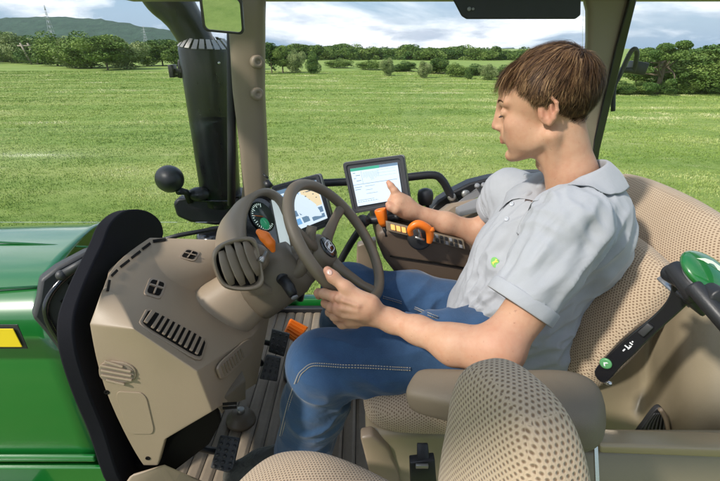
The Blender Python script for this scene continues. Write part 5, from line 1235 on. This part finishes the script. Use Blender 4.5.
lo = (RP.x-.09, .52, -.70); hi = (.36, 1.02, -.33)
lv, lf = arm_mesh(lo, hi, left)
def right(S):
    c = S.chain; t = P(388.5,182.5,1.172)
    S.cone(P(507,204,1.12), RE, .040, .035, k=.01)
    S.cone(RE, P(446,223,1.15), .035, .029, k=.03); S.cone(P(446,223,1.15), RW, .029, .0205, k=.02)
    S.cone(RW, P(400,205,1.150), .026, .026, k=.02); S.cone(P(404,203,1.160), P(397,198,1.155), .024, .019, k=.015); S.cone(P(403,209,1.145), P(398,205,1.140), .022, .019, k=.015)
    c([P(399,198,1.160),P(394.5,191,1.158),P(391,186,1.165),t], [.0135,.0105,.0090,.0070], .006)      # index, straight
    c([P(402,209,1.135),P(396,209.5,1.125),P(390.5,207,1.128),P(388.5,204.5,1.133)], [.0150,.0125,.0110,.0090], .006)  # thumb
    c([P(401,197,1.180),P(394,196,1.180),P(391,201,1.172),P(396,204,1.160)], [.0125,.0110,.0100,.0085], .004)
    c([P(403,200,1.195),P(396,200,1.195),P(393,205,1.185),P(398,207,1.172)], [.0122,.0105,.0095,.0080], .004)
    c([P(405,204,1.205),P(399,205,1.205),P(396,209,1.195),P(400,210,1.185)], [.0110,.0095,.0085,.0072], .004)
rv, rf = arm_mesh((RW.x-.12, 1.02, -.56), (RS.x+.02, 1.30, -.26), right)
# ---------------- trunk and legs (under the clothes)
def trunk_core(S, g=0.0, legs=True, arms=True):
    Rt = Matrix.Rotation(math.radians(-12), 3, 'Z')
    ux_ = (HM @ Vector((0,1,0))).normalized()
    S.ell(CH+Vector((.005,0,-.005)), (.098+g,.150+g,.116+g), Matrix.Rotation(math.radians(-22),3,'Y'), k=.0)
    S.ell((CH+BE)/2, (.108+g,.158+g,.13+g), Matrix.Rotation(math.radians(-30),3,'Y'), k=.04)
    S.ell(BE, (.108+g,.160+g,.105+g), Matrix.Rotation(math.radians(-25),3,'Y'), k=.04)
    S.cone(LS, hw((-.062,.02,-.245)), .052+g, .040+g, k=.04); S.cone(RS, hw((-.062,-.02,-.245)), .050+g, .040+g, k=.04)
lo = (-.25,.60,-1.14); hi = (.62,1.32,-.12)
S = SDF(lo, hi, .0042); trunk_core(S, -.006)
S.ell(PV, (.125,.165,.095), k=.04)
S.cone(LH, LK, .078, .055, k=.03); S.cone(LK, LA, .055, .042, k=.02); S.cone(RH, RK, .078, .055, k=.03); S.cone(RK, RA, .055, .042, k=.02)
S.cone(LS, P(545,286,.70), .044, .044, k=.03); S.cone(RS, P(505,205,1.12), .048, .044, k=.03)
S.cone(LA, LA+Vector((-.05,0,-.03)), .04, .03, k=.02); S.cone(RA, RA+Vector((-.05,0,-.03)), .04, .03, k=.02)
tv, tf = S.mesh(1)
Vall = np.concatenate([Hw, lv, rv, tv]); n1_, n2_, n3_ = len(Hw), len(lv), len(rv)
Fall = np.concatenate([hf, lf+n1_, rf+n1_+n2_, tf+n1_+n2_+n3_])
tn = np.zeros(len(Vall)); tn[:n1_] = tint
# knuckles a little redder
for c, r in ((P(338,300,RP.y-.05),.02),(P(337,308,RP.y-.05),.018),(P(342,317,RP.y-.045),.016),(P(320,293,RP.y),.016),(P(328,271,RP.y-.03),.016),(P(389,184,1.17),.014),(P(390,206,1.13),.014),(LE,.05)):
    d = np.sqrt(((Vall-np.array(c))**2).sum(1))/r; tn = np.maximum(tn, .35*np.clip(1.3-d, 0, 1))
body = np_object('body', Vall, Fall, M_SKIN, person, attr={'tint': (tn, 'FLOAT')})
bodyb = bvh_of(body)
# thumb nail and index nails
def nail(px, py, w, l, dirpx, name='nail'):
    p = hitpx(bodyb, px, py, .0004)
    if p is None: return
    e = hitpx(bodyb, px+dirpx[0], py+dirpx[1], .0004)
    if e is None: return
    d = (e-p).normalized(); n_ = (-p).normalized(); s_ = d.cross(n_).normalized(); n_ = s_.cross(d)
    mb = MB(); mb.ellipsoid(p, l, w, .0016, Matrix((d, s_, n_ if n_.dot(-p) > 0 else -n_)).transposed(), 16, 8); mb.build(name, plain('nail_pink', (.66,.42,.34), .25), body)
nail(329.5,272.5,.0055,.0072,(2.5,3)); 
# ---------------- eyes and brows
mb = MB()
for sg in (1,-1):
    for k in range(7):
        t = k/6; a = Vector((.0885-.008*t**2, sg*(.019+.026*t), .0035)); mb.tube([hw(a), hw(a+Vector((.006,sg*.002,-.003)))], [.0007,.0003], 4)
mb.build('eyelashes', plain('lash', (.03,.02,.015), .8), body)
# ---------------- hair
def hairmat():
    m, nt, b = newmat('hair'); at = nt.n('ShaderNodeAttribute', attribute_name='tone')
    nt.l(nt.ramp(at.outputs['Fac'], [(0, (.026,.012,.006)), (.4, (.095,.046,.020)), (.7, (.23,.125,.055)), (1, (.48,.30,.15))]), b.inputs['Base Color'])
    b.inputs['Roughness'].default_value = .58; b.inputs['Specular IOR Level'].default_value = .25; return m
M_HAIR = hairmat()
def scalp_allowed(d):
    x, y, z = d                                      # unit direction from the skull centre
    az = math.degrees(math.atan2(abs(y), x)); el = math.degrees(math.asin(max(-1, min(1, z))))
    if az < 40: lim = 38
    elif az < 66: lim = 38-(az-40)*.65
    elif az < 84: lim = 21-(az-66)*2.0              # temple, then sideburn
    elif az < 97: lim = -20
    elif az < 112: lim = 2-(az-97)*2.2
    else: lim = -31-min(az-112,24)*.7
    return el - lim
SK = np.array((-.014,0,.030))
hb = BVHTree.FromPolygons([Vector(p) for p in hv], [tuple(int(i) for i in f) for f in hf])
def skull(d):
    h_ = hb.ray_cast(Vector(SK)+Vector(d)*.25, -Vector(d)); return Vector(h_[0]) if h_[0] else Vector(SK)+Vector(d)*.08
# cap that carries the strands
capv, capf = [], []; NT_, NP_ = 40, 72; idx = {}
for i in range(NT_+1):
    for j in range(NP_):
        el = math.pi/2 - (i/NT_)*math.radians(140); az = 2*math.pi*j/NP_; d = Vector((math.cos(el)*math.cos(az), math.cos(el)*math.sin(az), math.sin(el)))
        al = scalp_allowed(d)
        if al > -1.0 and el > -.74:
            th = .0006+.0085*min(1, max(0, al-2)/30)*(.75+.5*max(0, d.z)); idx[i,j] = len(capv); h0 = skull(d)
            if d.z < .3 and abs(d.y) > .8 and (h0-Vector(SK)).length > .079: h0 = Vector(SK)+d*.074
            capv.append(hw(h0+d*th))
for i in range(NT_):
    for j in range(NP_):
        q = [(i,j),(i,(j+1)%NP_),(i+1,(j+1)%NP_),(i+1,j)]
        if all(k in idx for k in q): capf.append([idx[k] for k in q])
hair = np_object('hair', np.array([tuple(p) for p in capv]), np.array(capf), M_HAIR, person, attr={'tone': (np.full(len(capv), .16), 'FLOAT')})
rg = np.random.default_rng(11); SV, SF, ST = [], [], []
crown = Vector((-.62,.10,.78)).normalized()
cnt = 0
while cnt < 24000:
    d = Vector(rg.normal(size=3)).normalized(); al = scalp_allowed(d)
    if al < 0 : continue
    if al < 7 and rg.random() > .5+al/12: continue
    cnt += 1
    p = skull(d)
    if d.z < .3 and abs(d.y) > .8 and (p-Vector(SK)).length > .079: p = Vector(SK)+d*.074
    # flow: away from the crown whorl; fringe swept forward and towards the camera side, nape hangs down
    fl = (d-crown*d.dot(crown)); fl = (fl-d*fl.dot(d))
    fl = fl.normalized() if fl.length > .05 else Vector((1,0,0))
    fl = fl + Vector((0,0,-.55))*(1-max(0,d.z)) + Vector((.35,.18,0))*max(0, d.z)
    cl = mnoise.noise(Vector(d)*4.5); cl2 = mnoise.noise(Vector(d)*11+Vector((5,0,0)))
    tw = d.cross(fl).normalized(); fl = (fl + tw*(cl*1.1+cl2*.75) + Vector(rg.normal(size=3))*.10)
    fl = (fl-d*fl.dot(d)).normalized()
    nape = d.z < -.52
    top_ = max(0, min(1, (d.z+.15)/.7)); L_ = (.016+.026*top_)*rg.uniform(.75,1.2)*(1.5 if d.x > .5 and d.z > .35 else 1)*min(1, .45+al/26)
    base = .0012+.009*min(1, max(0,al-2)/30)*(.7+.5*max(0,d.z))*rg.uniform(.35,1.05); lift = (.003+.009*top_)*(1+cl*.8)*rg.uniform(.4,1.2)*(min(1,al/18))
    if d.x > .45 and d.z > .3: L_ *= 1.35; lift += .011*rg.uniform(.5,1.1); fl = (fl+Vector((.5,.25*rg.normal(),.1))).normalized()
    if nape: L_ = rg.uniform(.007,.013); base = .0006*rg.uniform(.5,1.5); lift = .001
    q = p+d*base; pts = [q]; dirv = fl
    for s_ in range(4):
        q = q+dirv*(L_/4)+d*(lift/4)*(1.25-.55*s_); 
        dn2 = (q-Vector(SK)).normalized(); dirv = (dirv-dn2*dirv.dot(dn2)*.7+Vector((0,0,-.06))).normalized(); pts.append(q)
    sd_ = dirv.cross(d).normalized(); w0 = rg.uniform(.0004,.0008); tone = float(np.clip(.34+.55*cl2+.22*rg.normal()+.12*d.z+.1*cl, 0, 1)); b0_ = len(SV)
    for s_, pp in enumerate(pts):
        w_ = w0*(1-.85*(s_/4)**2); SV.append(hw(pp-sd_*w_)); SV.append(hw(pp+sd_*w_)); ST += [tone*(.75+.07*s_)]*2
    for s_ in range(4): k = b0_+2*s_; SF.append((k, k+1, k+3, k+2))
np_object('hair_strands', np.array([tuple(p) for p in SV]), np.array(SF), M_HAIR, hair, attr={'tone': (ST, 'FLOAT')})
# eyebrows
SV, SF, ST = [], [], []
for k in range(420):
    sg = 1 if k % 2 else -1; t = rg.random(); p0 = Vector((.0955-.016*t**1.6, sg*(.013+.036*t), .0335+.004*math.sin(t*3)+rg.uniform(-.0028,.0028)*(1.1-t)))
    h_ = hb.ray_cast(p0+Vector((.05,sg*.02,0)), Vector((-.92,-sg*.38,0)).normalized()); 
    if h_[0] is None: continue
    p0 = h_[0]+h_[1]*.0007; d = Vector((-.35,sg*.9,.25+.2*rg.normal())).normalized(); e = p0+d*.0065; w_ = Vector((0,0,.0004)); b0_ = len(SV)
    SV += [hw(p0-w_), hw(p0+w_), hw(e+w_*.3+h_[1]*.001), hw(e-w_*.3+h_[1]*.001)]; SF.append((b0_,b0_+1,b0_+2,b0_+3)); ST += [.3]*4
np_object('eyebrows', np.array([tuple(p) for p in SV]), np.array(SF), M_HAIR, person, attr={'tone': (ST, 'FLOAT')})
# ---------------- polo shirt
S = SDF((.10,.52,-.78), (.68,1.30,-.10), .0038); trunk_core(S, .009)
HEM_L = P(519,306,.665); HEM_R = P(497,208,1.13)
S.cone(LS, P(547,266,.69), .058, .061, k=.05); S.cone(P(547,266,.69), HEM_L, .059, .060, k=.02)
S.cone(RS, HEM_R, .055, .056, k=.04)
S.ell(P(520,325,.90), (.135,.178,.10), Matrix.Rotation(math.radians(-15),3,'Y'), k=.05); S.ell(P(498,322,.90), (.125,.170,.085), k=.05)
S.ell(P(585,225,.86), (.07,.13,.12), k=.06)
# open the sleeves, the neck and the hem
ad_ = (HEM_L-P(547,266,.69)).normalized(); S.halfspace_l = None
def cut(S, p, n_, r_):                              # cut a capped region only: a fat disc beyond p along n
    q = p+Vector(n_)*(r_*.98); S.ell(q, (r_,r_*1.35,r_*1.35), Matrix((Vector(n_), Vector(n_).orthogonal().normalized(), Vector(n_).cross(Vector(n_).orthogonal().normalized()))).transposed(), k=.002, mode='sub')
e1 = Vector(ad_)
S.cone(HEM_L+e1*.032, HEM_L+e1*.2, .078, .078, k=.0, mode='sub')
er = (HEM_R-RS).normalized(); S.cone(HEM_R+er*.036, HEM_R+er*.2, .072, .072, k=.0, mode='sub')
S.cone(hw((-.040,0,-.115)), hw((-.052,0,-.240)), .067, .064, k=.004, mode='sub')
S.cone(hw((.005,0,-.160)), hw((.040,0,-.25)), .034, .018, k=.006, mode='sub')
S.cone(LE, LE+Vector((-.05,0,-.02)), .048, .048, k=0, mode='sub')
sv, sf = S.mesh(3)
def vnormals(V, Fc):
    n = np.cross(V[Fc[:,2]]-V[Fc[:,0]], V[Fc[:,3]]-V[Fc[:,1]]); N = np.zeros_like(V)
    for k in range(4): np.add.at(N, Fc[:,k], n)
    return N/np.maximum(np.linalg.norm(N, axis=1), 1e-12)[:,None]
def creases(V, Fc, spots, fine=.0018, ff=22):
    '''cloth folds: ridges running along a direction, strongest round the given spots'''
    N = vnormals(V, Fc); out = np.zeros(len(V))
    for c, r_, d_, freq, amp, seed in spots:
        c = np.array(c); w_ = np.clip(1-(np.linalg.norm(V-c, axis=1)/r_), 0, 1); ids = np.nonzero(w_ > 0)[0]; d_ = np.array(d_)/np.linalg.norm(d_)
        for i in ids:
            p = V[i]-c; p = p-d_*(p@d_)*.80
            n_ = mnoise.noise(Vector(p*freq)+Vector((seed,0,0))); n2 = mnoise.noise(Vector(p*freq*2.1)+Vector((seed,7,0)))
            out[i] += amp*min(1, w_[i]*1.6)*((1-abs(n_)*3.2)*.7+.3*n2)
    for i in range(len(V)): out[i] += fine*mnoise.noise(Vector(V[i]*ff))*2
    return V + N*out[:,None]
sv = creases(sv, sf, [(P(560,262,.66),.16,P(520,300,.64)-P(585,215,.70),33,0.008775,1),(P(600,290,.74),.20,(-.5,-.3,-.8),25.5,0.011475,2),(P(500,290,.80),.20,(-.6,0,-.6),30,0.0108,3),(P(520,335,.76),.18,(1,-.1,.4),33,0.01215,4),(P(570,200,.74),.14,(-.3,.5,.3),30,0.00675,5),(P(520,215,.88),.14,(-.4,.1,-.8),30,0.00675,6),(P(495,205,1.08),.12,(0,.6,.7),39,0.006075,7)])
shirt = np_object('polo_shirt', sv, sf, M_SHIRT, person); sb = bvh_of(shirt)
# cuffs
for c_, d_, r_ in ((HEM_L, e1, .0655), (HEM_R, er, .0590)):
    mb = MB(); u_ = d_.orthogonal().normalized(); v_ = d_.cross(u_)
    mb.loft([[c_+d_*h_+(u_*math.cos(a)+v_*math.sin(a))*rr for a in [2*math.pi*k/48 for k in range(48)]] for h_, rr in ((-.026,r_-.006),(-.024,r_-.0005),(-.0225,r_),(-.001,r_+.0006),(.001,r_-.0005),(.0005,r_-.002),(-.012,r_-.004))], caps=False)
    mb.build('sleeve_cuff', M_SHIRT, shirt)
# collar: a folded band standing round the neck, falling to two points in front
def collar():
    rings_ = []; nn_ = 56
    cb_ = hw((-.048,0,-.172)); axn = (hw((-.03,0,-.055))-hw((-.062,0,-.22))).normalized(); f_ = (HM@Vector((1,0,0))); f_ = Vector((-.85,.10,-.45)); f_ = (f_-axn*f_.dot(axn)).normalized(); s_ = axn.cross(f_)
    if s_.y > 0: s_ = -s_                            # s_ towards the man's left, i.e. the camera
    rows = [[] for _ in range(7)]
    for k in range(nn_+1):
        t = -1+2*k/nn_; a = math.pi - math.pi*.90*abs(t)*1.0; sg = 1 if t > 0 else -1
        rad = Vector(f_)*math.cos(a) + s_*math.sin(a)*sg
        fr_ = max(0, (abs(t)-.55)/.45)
        def pt(r_, h_): return cb_ + rad*r_ + axn*h_
        drop = .046*fr_**1.2; out_ = .012*fr_
        rows[0].append(pt(.0665+out_*.3, -.020-drop)); rows[1].append(pt(.066+out_*.3, .006-drop)); rows[2].append(pt(.068+out_*.4, .020-drop)); rows[3].append(pt(.072+out_*.5, .022-drop))
        rows[4].append(pt(.080+out_, .008-drop)); rows[5].append(pt(.090+out_*1.5, -.012-drop-.010*fr_)); rows[6].append(pt(.100+out_*2, -.034-drop-.030*fr_))
    for ri in range(3, 7):
        for k in range(nn_+1):
            p = rows[ri][k]; rad_ = (p-cb_)-axn*(p-cb_).dot(axn); D_ = (rad_.normalized()*.55+axn).normalized(); h_ = sb.ray_cast(p+D_*.10, -D_)
            if h_[0] is None: continue
            want = (.012,.010,.008,.005)[ri-3]; gap = .10-h_[3]           # cloth above the collar point: lay the collar on it
            if gap > -want: rows[ri][k] = h_[0]+D_*want
            elif ri == 6 and gap < -.014: rows[ri][k] = h_[0]+D_*.012
    mb = MB(); n_ = nn_+1; vs = [p for r_ in rows for p in r_]; mb.add(vs, [(i*n_+k, i*n_+k+1, (i+1)*n_+k+1, (i+1)*n_+k) for i in range(6) for k in range(nn_)])
    o = mb.build('collar', M_SHIRT, shirt); m_ = o.modifiers.new('t','SOLIDIFY'); m_.thickness = .0028; m_.offset = 0; m2 = o.modifiers.new('s','SUBSURF'); m2.levels = 1; m2.render_levels = 1
collar()
# placket line, buttons, chest emblem
pk = [(519,188),(514,200),(509,212),(504,226)]
q_ = [hitpx(sb, *p, .001) for p in pk]; q_ = [p for p in q_ if p]
pass
for p in ((515,190),(512,204),(507,219)):
    c = hitpx(sb, *p, .0005)
    if c: mb = MB(); n_ = (-c).normalized(); n_ = (n_+Vector((-.6,0,.2))).normalized(); mb.lathe(c, n_, [(-.001,.0052),(.0022,.0052),(.0026,.004),(.0014,.0025),(.0014,0)], 16); mb.build('button', plain('button_grey', (.42,.44,.48), .35), shirt)
r_ = ray(495.5,263).normalized(); h_ = sb.ray_cast(Vector((0,0,0)), r_)
if h_[0] is not None:
    n_ = h_[1] if h_[1].dot(r_) < 0 else -h_[1]; n_ = (n_*.6-r_*.6).normalized(); u_ = (P(500,262,.8)-P(491,264,.8)).normalized(); u_ = (u_-n_*u_.dot(n_)).normalized(); v_ = n_.cross(u_)
    if v_.z < 0: v_ = -v_
    c_ = h_[0]+n_*.0045; mb = MB(); mb.prism([c_+u_*.0085*math.cos(a)+v_*.0125*math.sin(a) for a in [2*math.pi*k/28 for k in range(28)]], -n_*.006); em = mb.build('chest_emblem', plain('emblem_green', (.16,.42,.10), .7), shirt, smooth=False)
    deer = [(-.36,-.02),(-.28,.10),(-.10,.12),(.08,.14),(.18,.22),(.16,.34),(.22,.26),(.26,.34),(.27,.24),(.36,.20),(.36,.15),(.26,.12),(.22,.02),(.34,-.04),(.38,-.14),(.30,-.08),(.16,-.06),(.0,-.04),(-.14,-.06),(-.20,-.16),(-.34,-.26),(-.26,-.14),(-.26,-.06),(-.32,.0)]
    mb = MB(); mb.prism([c_+u_*x*.018+v_*y*.020+n_*.0004 for x, y in deer], n_*.0006); mb.build('emblem_mark', M_YELLOW, em, smooth=False)
# ---------------- jeans
S = SDF((-.27,.60,-1.16), (.56,1.36,-.46), .004)
S.ell(PV+Vector((.0,0,-.005)), (.135,.178,.095), k=.0)
def leg(S, a, k_, an, rt, rk, rk2, ra):
    S.cone(a, a.lerp(k_, .55), rt, rt*.96, k=.04); S.cone(a.lerp(k_, .55), k_, rt*.96, rk, k=.03); S.cone(k_, k_.lerp(an, .35), rk2, rk2*.98, k=.02); S.cone(k_.lerp(an, .35), an, rk2*.98, ra, k=.03)
leg(S, LH, LK, LA, .088, .076, .078, .080); leg(S, RH, RK, RA, .088, .072, .074, .072)
S.ell(LK+Vector((-.008,0,.012)), (.074,.072,.070), k=.03); S.ell(RK+Vector((-.008,0,.012)), (.070,.070,.066), k=.03)
S.cone(LA+Vector((0,0,-.035)), LA+Vector((0,0,-.2)), .085, .085, k=0, mode='sub'); S.cone(RA+Vector((0,0,-.035)), RA+Vector((0,0,-.2)), .085, .085, k=0, mode='sub')
jv, jf = S.mesh(3); jv = creases(jv, jf, [(P(345,385,.76),.16,(.9,-.1,-.55),20,.009,11),(P(330,420,.80),.18,(.8,0,.25),22,.008,12),(P(450,315,.88),.20,(.35,.75,.2),20,.010,13),(P(400,340,.78),.20,(1,0,.25),16,.006,14),(P(400,280,1.0),.20,(1,.1,.3),16,.006,15),(P(325,350,1.10),.16,(.2,0,1),20,.004,16)], .0010); jeans = np_object('jeans', jv, jf, M_JEANS, person); jb = bvh_of(jeans)
def stitch(pts, off=0, w_=.0013, name='seam'):
    out = [hitpx(jb, x, y, .0008) for x, y in pts]; out = [p for p in out if p]
    mb = MB()
    if len(out) < 3: return
    sp_, _ = spline(out, [0]*len(out), 6)
    mb.tube([p for p in sp_], [.0022]*len(sp_), 6); mb.build('leg_seam', M_JEANS, jeans)
    k = 0; acc = 0; mb = MB()
    for a, b_ in zip(sp_, sp_[1:]):
        L_ = (b_-a).length; n_ = max(1, round(L_/.0045))
        for i in range(n_):
            p, q = a.lerp(b_, (i+.1)/n_), a.lerp(b_, (i+.72)/n_); s_ = (b_-a).cross(-a).normalized()*.0026; up_ = (-a).normalized()*.0009
            mb.tube([p+s_+up_, q+s_+up_], [w_, w_], 5)
            mb.tube([p-s_+up_, q-s_+up_], [w_, w_], 5)
    mb.build('stitching', M_THREAD, jeans)
stitch([(281,436),(284.5,421),(288,407),(292,394),(297,381),(300,374),(304.6,369.5),(309,366),(315,364.5),(328,365),(342,366),(360,366.5),(375,367),(392,368),(411,369)])
stitch([(383,297),(400,302),(415,308),(428,314),(438,318)], w_=.0008)
# ---------------- shoes
def shoe(ank, dirv, name='shoe'):
    d = Vector(dirv).normalized(); sd_ = Z0.cross(d); M3 = Matrix((d, sd_, Z0)).transposed(); fl = Vector((ank.x, ank.y, FLOOR+.012))
    def w_(p): return fl + M3 @ Vector(p)
    S = SDF(fl-Vector((.27,.27,.02)), fl+Vector((.27,.27,.20)), .003)
    S.chain([w_((-.055,0,.045)), w_((.02,0,.05)), w_((.10,0,.043)), w_((.165,0,.036))], [.038,.042,.044,.036], k=.02)
    S.cone(w_((-.03,0,.05)), w_((-.015,0,.13)), .040, .042, k=.03)
    S.cone(w_((.01,0,.08)), w_((.10,0,.058)), .030, .030, k=.02)
    S.halfspace(w_((0,0,.012)), (0,0,-1), k=.004)
    v_, f_ = S.mesh(2); o = np_object(name, v_, f_, M_SHOE, person)
    mb = MB(); ol = [(-.095,0),(-.08,.034),(-.03,.038),(.05,.042),(.12,.047),(.175,.036),(.205,.0),(.175,-.036),(.12,-.046),(.05,-.040),(-.03,-.036),(-.08,-.034)]
    mb.prism(smooth_poly([w_((x,y,-.004)) for x, y in ol], 3), (0,0,.022)); mb.build('sole', M_BLACK, o, bevel=.003)
    mb = MB()
    for k in range(5): x = .03+.018*k; mb.tube([w_((x,-.026,.098-.012*k+.004)), w_((x+.004,0,.112-.012*k)), w_((x,.026,.098-.012*k+.004))], .0022, 6)
    mb.build('laces', plain('lace_grey', (.30,.30,.28), .8), o)
shoe(LA+Vector((-.01,0,0)), (-.9,-.25,0)); shoe(RA, (-.95,.1,0))
# ------------------------------------------------------------------ lift the scene so that the field lies at z = 0
for o in list(scene.objects):
    if o.parent is None: o.location.z += LIFT
scene.cycles.use_denoising = True
scene.cycles.max_bounces = 8
